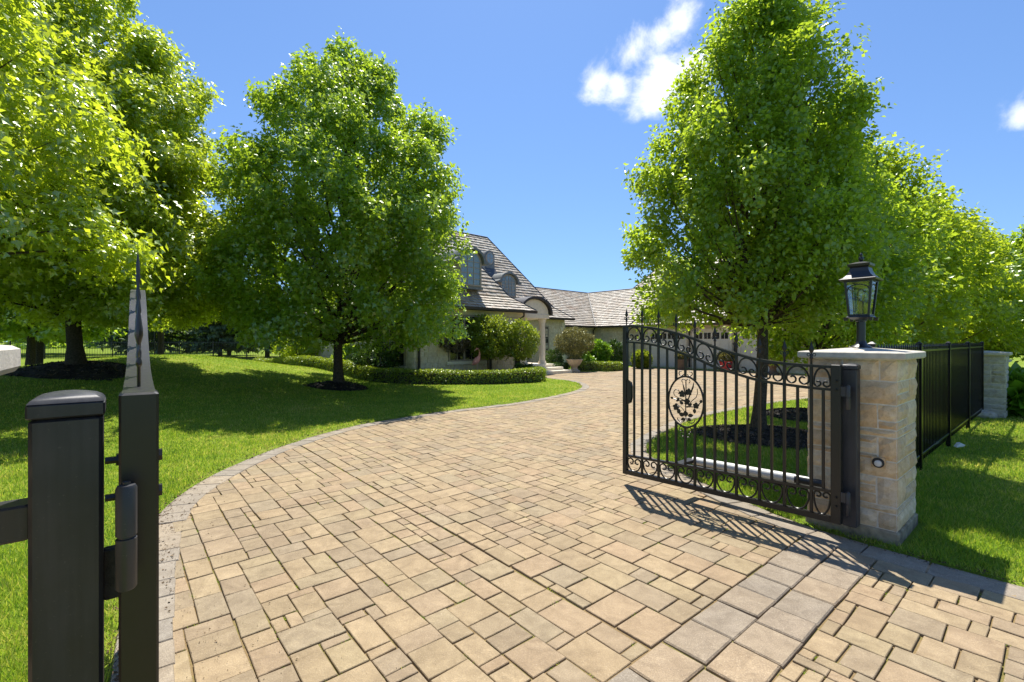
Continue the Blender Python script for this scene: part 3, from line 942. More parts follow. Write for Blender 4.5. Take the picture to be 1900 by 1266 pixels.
def build_pier(label, uc, vc, hw, hv, z0, ztop, mat, courses=None, seed=1, base=True, sides=(0, 1, 2, 3), laid=None):
    random.seed(seed)
    x, y = uv(uc, vc)
    p = empty('gate_pier', (x, y, 0), UA, label, 'stone pier')
    if base:
        MB().bbox(-hw - .014, hw + .014, -hv - .014, hv + .014, -.05, z0, .012).build('footing', MAT['concrete'], p)
    MB().box(-hw + .004, hw - .004, -hv + .004, hv - .004, z0 - .03, ztop - .055).build('core', MAT['mortar'], p)
    H = ztop - .062 - z0
    for side in sides:
        w = (2 * hw) if side in (0, 2) else (2 * hv)      # 0: -v face, 1: +u face, 2: +v face, 3: -u face
        M = Matrix.Rotation({0: 0, 1: PI / 2, 2: PI, 3: -PI / 2}[side], 4, 'Z')
        off = hv if side in (0, 2) else hw
        if laid and side in laid:
            for a0, a1, t0, t1 in laid[side]:
                a, b = -w / 2 + a0 * w, -w / 2 + a1 * w; r0, r1 = H * (1 - t1), H * (1 - t0); g = .0065
                vs, fs = rock_stone(b - a - 2 * g, r1 - r0 - 2 * g, .045, .014)
                o = MB().add([M @ Vector((vx + (a + b) / 2, vy - off, vz)) for vx, vy, vz in vs], fs).build('stone', mat, p, fix=True)
                o.location = (0, 0, z0 + (r0 + r1) / 2)
            continue
        z = 0; k = 0
        # quoins wrap: faces 0/2 run the full width, 1/3 fit between on alternate courses
        while z < H - .001:
            hh = courses[k % len(courses)] if courses else random.choice([.07, .10, .14, .15])
            if H - z - hh < .05: hh = H - z
            full = (k % 2 == 0) == (side in (0, 2))
            x0, x1 = (-w / 2, w / 2) if full else (-w / 2 + .012, w / 2 - .012)
            cuts = [x0]
            n = random.choice([1, 2, 2, 2]) if hh > .12 else random.choice([1, 2])
            if n == 2: cuts.append(x0 + (x1 - x0) * random.choice([.3, .62, .66, .38]))
            cuts.append(x1)
            for a, b in zip(cuts, cuts[1:]):
                rows = [(z, z + hh)]
                if hh > .13 and random.random() < .3: rows = [(z, z + hh * .5), (z + hh * .5, z + hh)]
                for r0, r1 in rows:
                    g = .004
                    vs, fs = rock_stone(b - a - 2 * g, r1 - r0 - 2 * g, .045)
                    vs = [M @ Vector((vx + (a + b) / 2, vy - off + (.0 if full else .004), vz)) for vx, vy, vz in vs]
                    o = MB().add(vs, fs).build('stone', mat, p, fix=True)
                    o.location = (0, 0, z0 + (r0 + r1) / 2)
            z += hh; k += 1
    # cap slab with a very low pyramid top
    c = MB(); o_ = .058
    c.frustum(hw + o_ - .008, hv + o_ - .008, ztop - .058, hw + o_, hv + o_, ztop - .046)
    c.frustum(hw + o_, hv + o_, ztop - .046, hw + o_, hv + o_, ztop - .008)
    c.frustum(hw + o_, hv + o_, ztop - .008, hw + o_ - .012, hv + o_ - .012, ztop)
    c.frustum(hw + o_ - .012, hv + o_ - .012, ztop, .05, .05, ztop + .032)
    c.build('cap_stone', MAT['cap'], p)
    return p
# (across from, to, from the top down 0..1)
LAID_FRONT = [(0, .42, 0, .125), (.42, .82, 0, .125), (.82, 1, 0, .125), (0, .35, .125, .265), (.35, 1, .125, .265), (0, .3, .265, .41), (.3, .80, .265, .41), (.80, 1, .265, .36), (.80, 1, .36, .41),
              (0, .45, .41, .455), (.45, 1, .41, .455), (0, .40, .455, .56), (.40, .80, .455, .50), (.40, .80, .50, .56), (.80, 1, .455, .595), (0, .80, .56, .595), (0, .60, .595, .695), (.60, 1, .595, .695),
              (0, .38, .695, .86), (.38, .79, .695, .75), (.38, .79, .75, .80), (.38, .79, .80, .86), (.79, 1, .695, .86), (0, .5, .86, .90), (.5, 1, .86, .90), (0, .42, .90, 1), (.42, .80, .90, 1), (.80, 1, .90, 1)]
LAID_STREET = [(0, .45, 0, .125), (.45, 1, 0, .125), (0, .62, .125, .20), (0, .62, .20, .265), (.62, 1, .125, .265), (0, .5, .265, .36), (.5, 1, .265, .41), (0, .5, .36, .41), (0, 1, .41, .455), (0, .4, .455, .595), (.4, 1, .455, .53), (.4, 1, .53, .595),
               (0, .66, .595, .695), (.66, 1, .595, .695), (0, .35, .695, .86), (.35, 1, .695, .78), (.35, 1, .78, .86), (0, 1, .86, .90), (0, .55, .90, 1), (.55, 1, .90, 1)]
PCU, PCV = 4.945, 1.165
pier_r = build_pier('tan stone gate pier carrying the black lantern on the right', PCU, PCV, .335, .31, .115, 1.512, MAT['pier_stone'],
                    [.165, .15, .16, .07, .14, .155, .075, .15, .13], 5, laid={3: LAID_FRONT, 0: LAID_STREET})
# round sensor set in its face (the face that looks at the drive)
s_ = MB(); s_.box(-.045, .045, -.006, .03, -.042, .042)
so = s_.build('sensor_plate', MAT['pier_stone'], pier_r); so.rotation_euler = (0, 0, -PI / 2); so.location = (-.335 - .018, -.195, .64)
ring = MB().lathe([(.036, 0), (.040, .004), (.036, .012), (.030, .013), (.030, .004), (.001, .003)], 20).build('sensor_ring', MAT['black'], so, True)
ring.rotation_euler = (R(90), 0, 0); ring.location = (0, -.006, 0)
lens = MB().lathe([(.028, 0), (.024, .008), (.014, .012), (.001, .013)], 18).build('sensor_lens', MAT['white_tube'], so, True)
lens.rotation_euler = (R(90), 0, 0); lens.location = (0, -.008, -.006)
pier_l = build_pier('stone gate pier cut off by the left edge, only its pale cap corner showing', -.165 - .065 - .335, 1.165, .335, .31, .115 + ZL, 1.512 + ZL - .012, MAT['pier_stone'],
                    [.15, .14, .10, .16, .08], 9)
pier_f = build_pier('pale grey stone pier at the far end of the right fence', 14.25, 1.15, .33, .31, .02, 1.36, MAT['pier_stone_grey'], [.16, .10, .14, .18, .12], 13, base=False)
random.seed(21)

# ---- lantern on the right pier
lan = empty('pier_lantern', (*uv(PCU - .005, PCV), 1.512 + .031), UA, 'black post lantern with clear glass on top of the right gate pier', 'lantern')
K = MAT['lantern']
MB().lathe([(.078, -.002), (.08, .006), (.066, .016), (.048, .026), (.038, .042), (.034, .06)], 20).build('base_flange', K, lan, True)
MB().lathe([(.033, .058), (.033, .225), (.043, .23), (.043, .245)], 16).build('stem', K, lan, True)
b = MB(); b.frustum(.055, .055, .243, .088, .088, .262); b.frustum(.088, .088, .262, .078, .078, .275)
for sx in (-1, 1):
    for sy in (-1, 1): b.frustum(.012, .012, .232, .016, .016, .262, sx * .088, sy * .088)
b.build('floor_plate', K, lan)
h0, h1, zb0, zb1 = .069, .093, .275, .578
for sx in (-1, 1):
    for sy in (-1, 1):
        mb = MB(); w = .0085
        vs = [(sx * h0 + a * w, sy * h0 + c * w, zb0) for a, c in ((-1, -1), (1, -1), (1, 1), (-1, 1))] + [(sx * h1 + a * w, sy * h1 + c * w, zb1) for a, c in ((-1, -1), (1, -1), (1, 1), (-1, 1))]
        mb.add(vs, [(3, 2, 1, 0), (4, 5, 6, 7), (0, 1, 5, 4), (1, 2, 6, 5), (2, 3, 7, 6), (3, 0, 4, 7)]).build('corner_bar', K, lan)
for k in range(4):
    M = Matrix.Rotation(k * PI / 2, 4, 'Z')
    q = [(-h0 + .008, -h0, zb0 + .006), (h0 - .008, -h0, zb0 + .006), (h1 - .008, -h1, zb1 - .006), (-h1 + .008, -h1, zb1 - .006)]
    qb = [(a, c + .004, e) for a, c, e in q]
    pane = MB().add([M @ Vector(p) for p in q + qb], [(0, 1, 2, 3), (7, 6, 5, 4), (0, 4, 5, 1), (1, 5, 6, 2), (2, 6, 7, 3), (3, 7, 4, 0)]).build('glass_pane', MAT['glass'], lan)
    fr = MB()
    yz = lambda z: -(h0 + (h1 - h0) * (z - zb0) / (zb1 - zb0)) - .001
    xs_ = lambda z: (h0 + (h1 - h0) * (z - zb0) / (zb1 - zb0)) - .006
    for z_ in (zb0 + .008, zb1 - .008):
        fr.tube([M @ Vector((-xs_(z_), yz(z_), z_)), M @ Vector((xs_(z_), yz(z_), z_))], .007, 4)
    ap = []
    for i in range(13):
        a = -1 + 2 * i / 12; z_ = zb1 - .085 + .05 * math.sqrt(max(0, 1 - a * a)) 
        ap.append(M @ Vector((a * xs_(z_) * .98, yz(z_), z_)))
    fr.tube(ap, .0042, 5)
    fr.build('pane_frame', K, pane)
rf = MB()
rf.frustum(.128, .128, .576, .132, .132, .590)
prof = [(.132, .590), (.108, .604), (.086, .628), (.070, .660), (.064, .69)]
for (a, c), (d, e) in zip(prof, prof[1:]): rf.frustum(a, a, c, d, d, e)
rf.frustum(.060, .060, .688, .076, .076, .704); rf.frustum(.078, .078, .704, .082, .082, .724); rf.frustum(.080, .080, .724, .03, .03, .742)
roof_l = rf.build('roof', K, lan)
MB().lathe([(.018, .738), (.012, .75), (.018, .758), (.021, .77), (.016, .786), (.008, .79), (.012, .80), (.012, .81), (.002, .822)], 14).build('finial', K, roof_l, True)
MB().lathe([(.03, .276), (.03, .285), (.016, .29), (.016, .37), (.02, .375), (.02, .40), (.012, .405)], 14).build('lamp_socket', MAT['bulb'], lan, True)
MB().lathe([(.010, .404), (.024, .43), (.030, .46), (.026, .49), (.012, .51), (.002, .514)], 16).build('light_bulb', MAT['glass'], lan, True)

# ---- gate opener (white ram behind the right leaf)
ga = empty('gate_opener', (*uv(4.62, 1.62), 0), UA + PI / 2, 'white tubular gate opener ram lying behind the open gate leaf', 'gate opener')
def ram(x0, x1, z0, z1, r, name, mat, n=14):
    MB().tube([(x0, 0, z0), (x1, 0, z1)], r, n).build(name, mat, ga, True)
ram(-.28, -.05, .375, .37, .043, 'motor_housing', MAT['lantern'])
ram(-.06, .92, .372, .345, .040, 'ram_tube', MAT['white_tube'])
MB().bbox(-.40, -.27, -.02, .02, .35, .39, .004).build('rear_bracket', MAT['iron'], ga)
MB().bbox(.90, .98, -.015, .26, .325, .36, .004).build('front_bracket', MAT['iron'], ga)
MB().bbox(-.06, .90, -.012, .012, .285, .312, .003).build('guide_rod', MAT['iron'], ga)

# ---- iron fence to the right of the pier
def build_fence(name, label, loc, rz, L, ztop, zbot, post_every, spacing, mat, pw=.0095, joined=False):
    f = empty(name, loc, rz, label, 'fence')
    for z, hh in ((ztop - .06, .014), (zbot + .08, .016)):
        MB().bbox(0, L, -.016, .016, z - hh, z + hh, .003).build('rail', mat, f)
    n = int(L / post_every)
    for k in range(n + 1):
        x = min(L - .03, .03 + k * post_every)
        m = MB().bbox(x - .028, x + .028, -.028, .028, -.04, ztop + .02, .004)
        m.frustum(.033, .033, ztop + .02, .033, .033, ztop + .034, x, 0); m.frustum(.03, .03, ztop + .034, .006, .006, ztop + .054, x, 0)
        m.build('fence_post', mat, f)
    def pk(x, mb):
        mb.box(x - pw, x + pw, -pw, pw, zbot, ztop - .01); mb.frustum(pw, pw, ztop - .01, .001, .001, ztop + .03, x, 0)
    m_ = int(L / spacing)
    if joined:
        mb = MB()
        for i in range(m_): pk((i + .5) * spacing, mb)
        tag(mb.build('picket_row', mat, f, fix=False), kind='stuff')
    else:
        mb = MB(); pk(0, mb); me = mb.mesh('picket', fix=False)
        for i in range(m_):
            x = (i + .5) * spacing
            if min(abs(x - (.03 + k * post_every)) for k in range(n + 1)) < .035: continue
            o = link('picket', me, mat, f); o.location = (x, 0, 0)
    return f
fx_, fy_ = uv(5.33, 1.18)
fence_r = build_fence('iron_fence', 'glossy black picket fence between the lantern pier and the far pier', (fx_, fy_, .02), UA, 8.55, 1.52, .10, 2.13, .105, MAT['fence'])
fence_l = build_fence('iron_fence', 'thin black picket fence at the back of the left lawn below the spruces', (-41, 33.6, .24), R(1.5), 26, 1.32, .05, 2.4, .115, MAT['fence'], .008, True)

# ================================================================== HOUSE
HA = math.atan2(.674, .738)
HU, HV = Vector((.738, .674)).normalized(), Vector((-.674, .738)).normalized()
H0 = (15.0, 19.0)
def huv(u, v): return (HU.x * u + HV.x * v, HU.y * u + HV.y * v)
house = empty('house', (*huv(*H0), 0), HA, 'pale limestone house with steep cedar shingle roofs and arched dormers', 'house')
def L(u, v, z): return (u - H0[0], v - H0[1], z)

def shingle_face(mb, poly, e, expo=.21, wid=(.12, .26), lift=.05):
    poly = [Vector(p) for p in poly]; e = Vector(e).normalized()
    nrm = None
    for i in range(len(poly)):
        c = (poly[(i + 1) % len(poly)] - poly[i]).cross(poly[(i + 2) % len(poly)] - poly[(i + 1) % len(poly)])
        if c.length > 1e-6: nrm = c.normalized(); break
    if nrm.z < 0: nrm = -nrm
    s = nrm.cross(e)
    if s.z < 0: s = -s
    O = poly[0]
    ab = [((p - O).dot(e), (p - O).dot(s)) for p in poly]
    b0 = min(b for a, b in ab); b1 = max(b for a, b in ab)
    def arange(b):
        xs = []
        for i in range(len(ab)):
            (a1, c1), (a2, c2) = ab[i], ab[(i + 1) % len(ab)]
            if (c1 - b) * (c2 - b) <= 0 and abs(c1 - c2) > 1e-9: xs.append(a1 + (a2 - a1) * (b - c1) / (c2 - c1))
        return (min(xs), max(xs)) if len(xs) > 1 else None
    b = b0
    while b < b1 - .02:
        top = min(b + expo * 1.12, b1)
        r0 = arange(min(b + 1e-4, b1 - 1e-4)); r1 = arange(top - 1e-4)
        if r0 is None: break
        if r1 is None: r1 = r0
        a = r0[0]
        while a < r0[1] - .02:
            w = random.uniform(*wid); e1 = min(a + w, r0[1])
            cl = lambda q: max(r1[0], min(r1[1], q))
            dl = lift + random.uniform(-.008, .012); db = random.uniform(-.012, .006)
            g = .004
            def P(x, y, n): return O + e * x + s * y + nrm * n
            vs = [P(a + g, b + db, dl), P(e1 - g, b + db, dl), P(cl(e1 - g), top, .008), P(cl(a + g), top, .008), P(a + g, b + db, -.002), P(e1 - g, b + db, -.002)]
            mb.add(vs, [(0, 1, 2, 3), (4, 5, 1, 0)])
            a = e1
        b += expo
def flat_poly(mb, poly): mb.add(poly, [tuple(range(len(poly)))])

def make_roof(faces, caps, label=None, expo=.21):
    under = MB(); sh = MB()
    for poly, e in faces:
        P = [L(*p) for p in poly]
        flat_poly(under, P); shingle_face(sh, P, (e[0], e[1], 0), expo)
    r = under.build('roof', MAT['gutter'], house, fix=False)
    tag(sh.build('shingles', MAT['shingle'], r, fix=False), kind='stuff')
    for c in caps:
        MB().tube([Vector(L(*p)) + Vector((0, 0, .02)) for p in c], .055, 6).build('hip_cap', MAT['hipcap'], r)
    return r
def hip_roof(u0, u1, v0, v1, z0, d1, p1, p2, sides='fblr'):
    tiers = [((u0, u1, v0, v1), z0)]
    half = min(u1 - u0, v1 - v0) / 2
    z1 = z0 + d1 * p1; zr = z1 + (half - d1) * p2
    faces = []; q = [(u0, u1, v0, v1, z0)]
    if d1 > 0: q.append((u0 + d1, u1 - d1, v0 + d1, v1 - d1, z1))
    q.append((u0 + half, u1 - half, v0 + half, v1 - half, zr))
    for a, b in zip(q, q[1:]):
        F_ = [((a[0], a[2], a[4]), (a[1], a[2], a[4]), (b[1], b[2], b[4]), (b[0], b[2], b[4])),
              ((a[1], a[2], a[4]), (a[1], a[3], a[4]), (b[1], b[3], b[4]), (b[1], b[2], b[4])),
              ((a[1], a[3], a[4]), (a[0], a[3], a[4]), (b[0], b[3], b[4]), (b[1], b[3], b[4])),
              ((a[0], a[3], a[4]), (a[0], a[2], a[4]), (b[0], b[2], b[4]), (b[0], b[3], b[4]))]
        for k, f in enumerate(F_):
            if 'frbl'[k] not in sides: continue
            g = [f[0]]
            for p in f[1:]:
                if (Vector(p) - Vector(g[-1])).length > 1e-4: g.append(p)
            if (Vector(g[0]) - Vector(g[-1])).length < 1e-4: g.pop()
            faces.append((g, (1, 0) if k in (0, 2) else (0, 1)))
    cor = lambda iu, iv: [(a[iu], a[iv + 2], a[4]) for a in q]
    caps = [cor(0, 0), cor(1, 0), cor(0, 1), cor(1, 1)]
    e = q[-1]; caps.append([(e[0], e[2], e[4]), (e[1], e[3], e[4])])
    return faces, caps
EZ = 3.0
f_, c_ = hip_roof(9.0, 15.74, 15.54, 26.2, EZ, .9, .75, 1.5); roof_wing = make_roof(f_, [c_[0], c_[1], c_[4]])
f_, c_ = hip_roof(9.01, 22.84, 19.2, 27.0, EZ, .9, .75, 1.5); roof_main = make_roof(f_, c_)
f_, c_ = hip_roof(9.02, 15.0, 21.0, 30.4, EZ, .9, .75, 1.5, 'bl'); make_roof(f_, [c_[2], c_[4]])
link_f = [([(20.5, 19.9, 2.6), (25.97, 19.9, 2.6), (29.4, 23.3, 5.36), (20.5, 23.3, 5.36)], (1, 0)),
          ([(25.97, 14.5, 2.6), (25.97, 19.9, 2.6), (29.4, 23.3, 5.36), (29.4, 14.5, 5.36)], (0, 1)),
          ([(20.5, 26.8, 2.6), (33, 26.8, 2.6), (29.4, 23.3, 5.36), (20.5, 23.3, 5.36)], (1, 0))]
make_roof(link_f, [[(25.97, 19.9, 2.6), (29.4, 23.3, 5.36)], [(20.5, 23.3, 5.36), (29.4, 23.3, 5.36)], [(29.4, 23.3, 5.36), (29.4, 14.5, 5.36)]])
f_, c_ = hip_roof(27.27, 35.27, 6.0, 21.63, 2.6, 0, 1, 1.2, 'fl'); make_roof(f_, [c_[2], c_[4]])
f_, c_ = hip_roof(25.25, 33.0, 2.0, 16.7, 2.58, 0, 1, 1.2, 'fbl'); make_roof(f_, [c_[0], c_[2], c_[4]])

def wall(u0, u1, v0, v1, z0, z1, faces, openings=(), mat='house_stone', trim=False):
    """a wall block; faces: list of '-v' / '-u' to be clad in coursed stone"""
    w = MB().box(u0 - H0[0], u1 - H0[0], v0 - H0[1], v1 - H0[1], z0, z1).build('wall', MAT['mortar'], house)
    mb = MB()
    for fc in faces:
        a0, a1 = (u0, u1) if fc == '-v' else (v0, v1)
        z = z0
        while z < z1 - .01:
            h = random.choice([.12, .16, .2, .24]); zz = min(z + h, z1)
            a = a0 - random.random() * .2
            while a < a1:
                b = a + random.uniform(.22, .6)
                s, e = max(a, a0), min(b, a1)
                segs = [(s, e)]
                for (fo, o0, o1, oz0, oz1) in openings:
                    if fo == fc and zz > oz0 + .01 and z < oz1 - .01:
                        ns = []
                        for x, y in segs:
                            if y <= o0 or x >= o1: ns.append((x, y)); continue
                            if x < o0: ns.append((x, o0))
                            if y > o1: ns.append((o1, y))
                        segs = ns
                for x, y in segs:
                    if y - x < .03: continue
                    p = .022 + random.random() * .012; g = .008
                    if fc == '-v': mb.box(x + g - H0[0], y - g - H0[0], v0 - p - H0[1], v0 + .01 - H0[1], z + g, zz - g)
                    else: mb.box(u0 - p - H0[0], u0 + .01 - H0[0], x + g - H0[1], y - g - H0[1], z + g, zz - g)
                a = b
            z = zz
    tag(mb.build('stone_facing', MAT['house_stone'], w, fix=False), kind='stuff')
    return w
def fbox(face, a0, a1, dep0, dep1, z0, z1, plane, mb=None):
    """box on a wall face: a across, dep = outwards distance range"""
    mb = mb or MB()
    if face == '-v': mb.box(a0 - H0[0], a1 - H0[0], plane - dep1 - H0[1], plane - dep0 - H0[1], z0, z1)
    else: mb.box(plane - dep1 - H0[0], plane - dep0 - H0[0], a0 - H0[1], a1 - H0[1], z0, z1)
    return mb
def window(face, plane, a0, a1, z0, z1, cols, rows, pane='pane_dark', fw=.07, leafs=1, mat='taupe'):
    m = MB()
    for x0, x1, y0, y1 in ((a0, a0 + fw, z0, z1), (a1 - fw, a1, z0, z1), (a0 + fw, a1 - fw, z0, z0 + fw), (a0 + fw, a1 - fw, z1 - fw, z1)):
        fbox(face, x0, x1, 0.0, .075, y0, y1, plane, m)
    for k in range(1, leafs):
        c = a0 + (a1 - a0) * k / leafs
        fbox(face, c - fw * .5, c + fw * .5, 0.0, .07, z0 + fw, z1 - fw, plane, m)
    w = m.build('window', MAT[mat], house)
    fbox(face, a0 + fw * .9, a1 - fw * .9, .004, .02, z0 + fw * .9, z1 - fw * .9, plane).build('pane', MAT[pane], w)
    mu = MB()
    for i in range(1, cols):
        c = a0 + fw + (a1 - a0 - 2 * fw) * i / cols; fbox(face, c - .014, c + .014, .012, .042, z0 + fw, z1 - fw, plane, mu)
    for j in range(1, rows):
        c = z0 + fw + (z1 - z0 - 2 * fw) * j / rows; fbox(face, a0 + fw, a1 - fw, .012, .040, c - .014, c + .014, plane, mu)
    if mu.v: mu.build('muntin', MAT[mat], w)
    return w
def sill(face, plane, a0, a1, z): fbox(face, a0 - .1, a1 + .1, .0, .11, z - .12, z, plane).build('window_sill', MAT['house_trim'], house)

# wing
wall(9.4, 15.35, 15.95, 19.6, 0, 2.98, ['-v', '-u'], [('-v', 11.0, 13.4, .75, 2.7), ('-u', 16.5, 19.1, .6, 2.6)])
window('-u', 9.4, 16.5, 19.1, .6, 2.6, 6, 4, leafs=3); sill('-u', 9.4, 16.5, 19.1, .6)
window('-v', 15.95, 11.0, 13.4, .75, 2.7, 6, 4, leafs=3); sill('-v', 15.95, 11.0, 13.4, .75)
# main
wall(9.4, 22.4, 19.605, 26.6, 0, 2.98, ['-v', '-u'], [('-u', 21.6, 23.2, .8, 2.5), ('-v', 17.7, 19.3, .45, 2.75)])
window('-u', 9.4, 21.6, 23.2, .8, 2.5, 4, 4, leafs=2)
wall(9.4, 14.6, 26.605, 30.0, 0, 2.98, ['-u'], [('-u', 27.5, 28.7, .8, 2.4)])
window('-u', 9.4, 27.5, 28.7, .8, 2.4, 2, 3)
# french door
window('-v', 19.6, 17.7, 19.3, .45, 2.75, 4, 6, leafs=2)
window('-v', 19.6, 20.4, 20.9, 1.0, 2.5, 2, 4)
# quoins at the main corner
for k in range(11):
    w_ = .42 if k % 2 else .28
    fbox('-v', 22.4 - w_, 22.41, .0, .05, .25 * k + .01, .25 * k + .24, 19.6).build('quoin', MAT['house_trim'], house)
# link and garage
wall(22.4, 26.9, 20.3, 26, 0, 2.55, ['-v'], [('-v', 24.0, 25.3, .9, 2.25)])
window('-v', 20.3, 24.0, 25.3, .9, 2.25, 4, 4, leafs=2); sill('-v', 20.3, 24.0, 25.3, .9)
wall(26.4, 29, 15.6, 20.29, 0, 2.55, ['-u'])
doors = [(13.15, 15.5), (10.6, 12.7), (8.1, 10.15), (5.0, 7.0)]
wall(25.6, 32.6, 2.4, 16.3, 0, 2.55, ['-u', '-v'], [('-u', a, b, 0, 2.22) for a, b in doors] + [('-u', 7.3, 7.8, .9, 2.2)])
window('-u', 25.6, 7.3, 7.8, .9, 2.2, 2, 3)
for a, b in doors:
    d = fbox('-u', a + .06, b - .06, .0, .02, .03, 2.16, 25.6).build('garage_door', MAT['garage'], house)
    fr = MB()
    for x0, x1, y0, y1 in ((a - .06, a + .06, .02, 2.28), (b - .06, b + .06, .02, 2.28), (a + .06, b - .06, 2.14, 2.28)): fbox('-u', x0, x1, .0, .07, y0, y1, 25.6, fr)
    fr.build('door_frame', MAT['house_trim'], d)
    n = 4
    for i in range(n):
        p0 = a + .10 + (b - a - .2) * i / n; p1 = a + .10 + (b - a - .2) * (i + 1) / n
        m = MB()
        for q in range(3):
            y0 = .08 + q * .53
            fbox('-u', p0 + .03, p1 - .03, .02, .04, y0, y0 + .47, 25.6, m)
        m.build('panel', MAT['garage'], d)
        fbox('-u', p0 + .05, p1 - .05, .02, .032, 1.72, 2.06, 25.6).build('pane', MAT['pane_dark'], d)
        mu = MB(); c = (p0 + p1) / 2
        fbox('-u', c - .012, c + .012, .03, .045, 1.72, 2.06, 25.6, mu).build('muntin', MAT['garage'], d)
# gutters
def gutter(p, q, r=.07):
    m = MB(); a, b = Vector(L(*p)), Vector(L(*q)); t = (b - a).normalized(); n = Vector((-t.y, t.x, 0))
    prof = [(-.06, .03), (-.06, -.08), (.02, -.11), (.09, -.08), (.10, .02)]
    vs = [a + n * -x + Vector((0, 0, z)) for x, z in prof] + [b + n * -x + Vector((0, 0, z)) for x, z in prof]
    k = len(prof); fs = [(i, (i + 1) % k, k + (i + 1) % k, k + i) for i in range(k)] + [tuple(range(k)), tuple(range(2 * k - 1, k - 1, -1))]
    m.add(vs, fs).build('gutter', MAT['gutter'], house)
gutter((9.0, 15.54, EZ), (15.74, 15.54, EZ)); gutter((15.7, 19.2, EZ), (22.84, 19.2, EZ)); gutter((9.0, 30.4, EZ), (9.0, 15.54, EZ))
gutter((22.4, 19.9, 2.6), (25.95, 19.9, 2.6)); gutter((25.97, 19.85, 2.6), (25.97, 16.7, 2.6)); gutter((25.25, 16.7, 2.58), (25.25, 2.0, 2.58))
# soffit boards
for (u0, u1, v0, v1, z) in ((9.02, 15.72, 15.56, 16.0, 2.93), (15.8, 22.8, 19.22, 19.65, 2.93), (22.4, 25.95, 19.92, 20.35, 2.52), (25.3, 25.7, 2.1, 16.6, 2.5), (25.98, 26.45, 16.72, 19.9, 2.52)):
    MB().box(u0 - H0[0], u1 - H0[0], v0 - H0[1], v1 - H0[1], z, z + .03).build('soffit', MAT['taupe'], house)
# frieze board under the wing eave
fbox('-v', 9.4, 15.35, .034, .07, 2.72, 2.92, 15.95).build('frieze', MAT['house_trim'], house)
def downspout(pts): MB().tube([L(*p) for p in pts], .045, 8).build('downspout', MAT['gutter'], house, True)
downspout([(14.9, 15.5, 2.95), (14.9, 15.5, 2.75), (14.75, 15.84, 2.5), (14.75, 15.86, .1)])
downspout([(9.6, 15.5, 2.95), (9.6, 15.86, 2.6), (9.6, 15.86, .1)])
downspout([(25.9, 19.85, 2.55), (26.1, 20.2, 2.3), (26.1, 20.2, .1)])
downspout([(22.6, 20.2, 2.55), (22.6, 20.2, .1)])
downspout([(25.5, 15.9, 2.5), (25.5, 15.9, .1)])
downspout([(25.5, 12.9, 2.5), (25.5, 12.9, .1)])
downspout([(25.5, 10.38, 2.5), (25.5, 10.38, .1)])
downspout([(25.5, 7.95, 2.5), (25.5, 7.95, .1)])

# dormers
def arch_outline(c, hw, z0, zs, rise, n=14):
    pts = [(c - hw, z0), (c + hw, z0)]
    for i in range(n + 1):
        th = PI * i / n
        pts.append((c + hw * math.cos(th), zs + rise * math.sin(th)))
    return pts
def arch_band(c, hw, zs, rise, t, lip=.22, n=18):
    out = []; inn = []
    o0 = [(c + hw + lip, zs - .03)]; 
    for i in range(n + 1):
        th = PI * i / n
        out.append((c + (hw + t) * math.cos(th), zs + (rise + t) * math.sin(th))); inn.append((c + hw * math.cos(th), zs + rise * math.sin(th)))
    out = [(c + hw + lip, zs + .0)] + out[1:-1] + [(c - hw - lip, zs + .0)]
    inn = [(c + hw + lip, zs - .07), (c + hw, zs - .07)] + inn[1:-1] + [(c - hw, zs - .07), (c - hw - lip, zs - .07)]
    return out, inn
def band_prism(mb, out, inn, y0, y1):
    import itertools
    m = min(len(out), len(inn))
    # resample the two rims to the same count
    def rs(p, n):
        d = [0]
        for a, b in zip(p, p[1:]): d.append(d[-1] + math.hypot(b[0] - a[0], b[1] - a[1]))
        r = []
        for i in range(n):
            s = d[-1] * i / (n - 1); k = 0
            while k < len(d) - 2 and d[k + 1] < s: k += 1
            t = (s - d[k]) / max(d[k + 1] - d[k], 1e-9); r.append((p[k][0] + (p[k + 1][0] - p[k][0]) * t, p[k][1] + (p[k + 1][1] - p[k][1]) * t))
        return r
    n = 30; a, b = rs(out, n), rs(inn, n)
    vs = []
    for (x, z), (x2, z2) in zip(a, b): vs += [(x, y0, z), (x2, y0, z2), (x2, y1, z2), (x, y1, z)]
    fs = []
    for i in range(n - 1):
        q = i * 4
        for k in range(4): fs.append((q + k, q + (k + 1) % 4, q + 4 + (k + 1) % 4, q + 4 + k))
    fs += [(0, 1, 2, 3), ((n - 1) * 4 + 3, (n - 1) * 4 + 2, (n - 1) * 4 + 1, (n - 1) * 4)]
    mb.add(vs, fs)
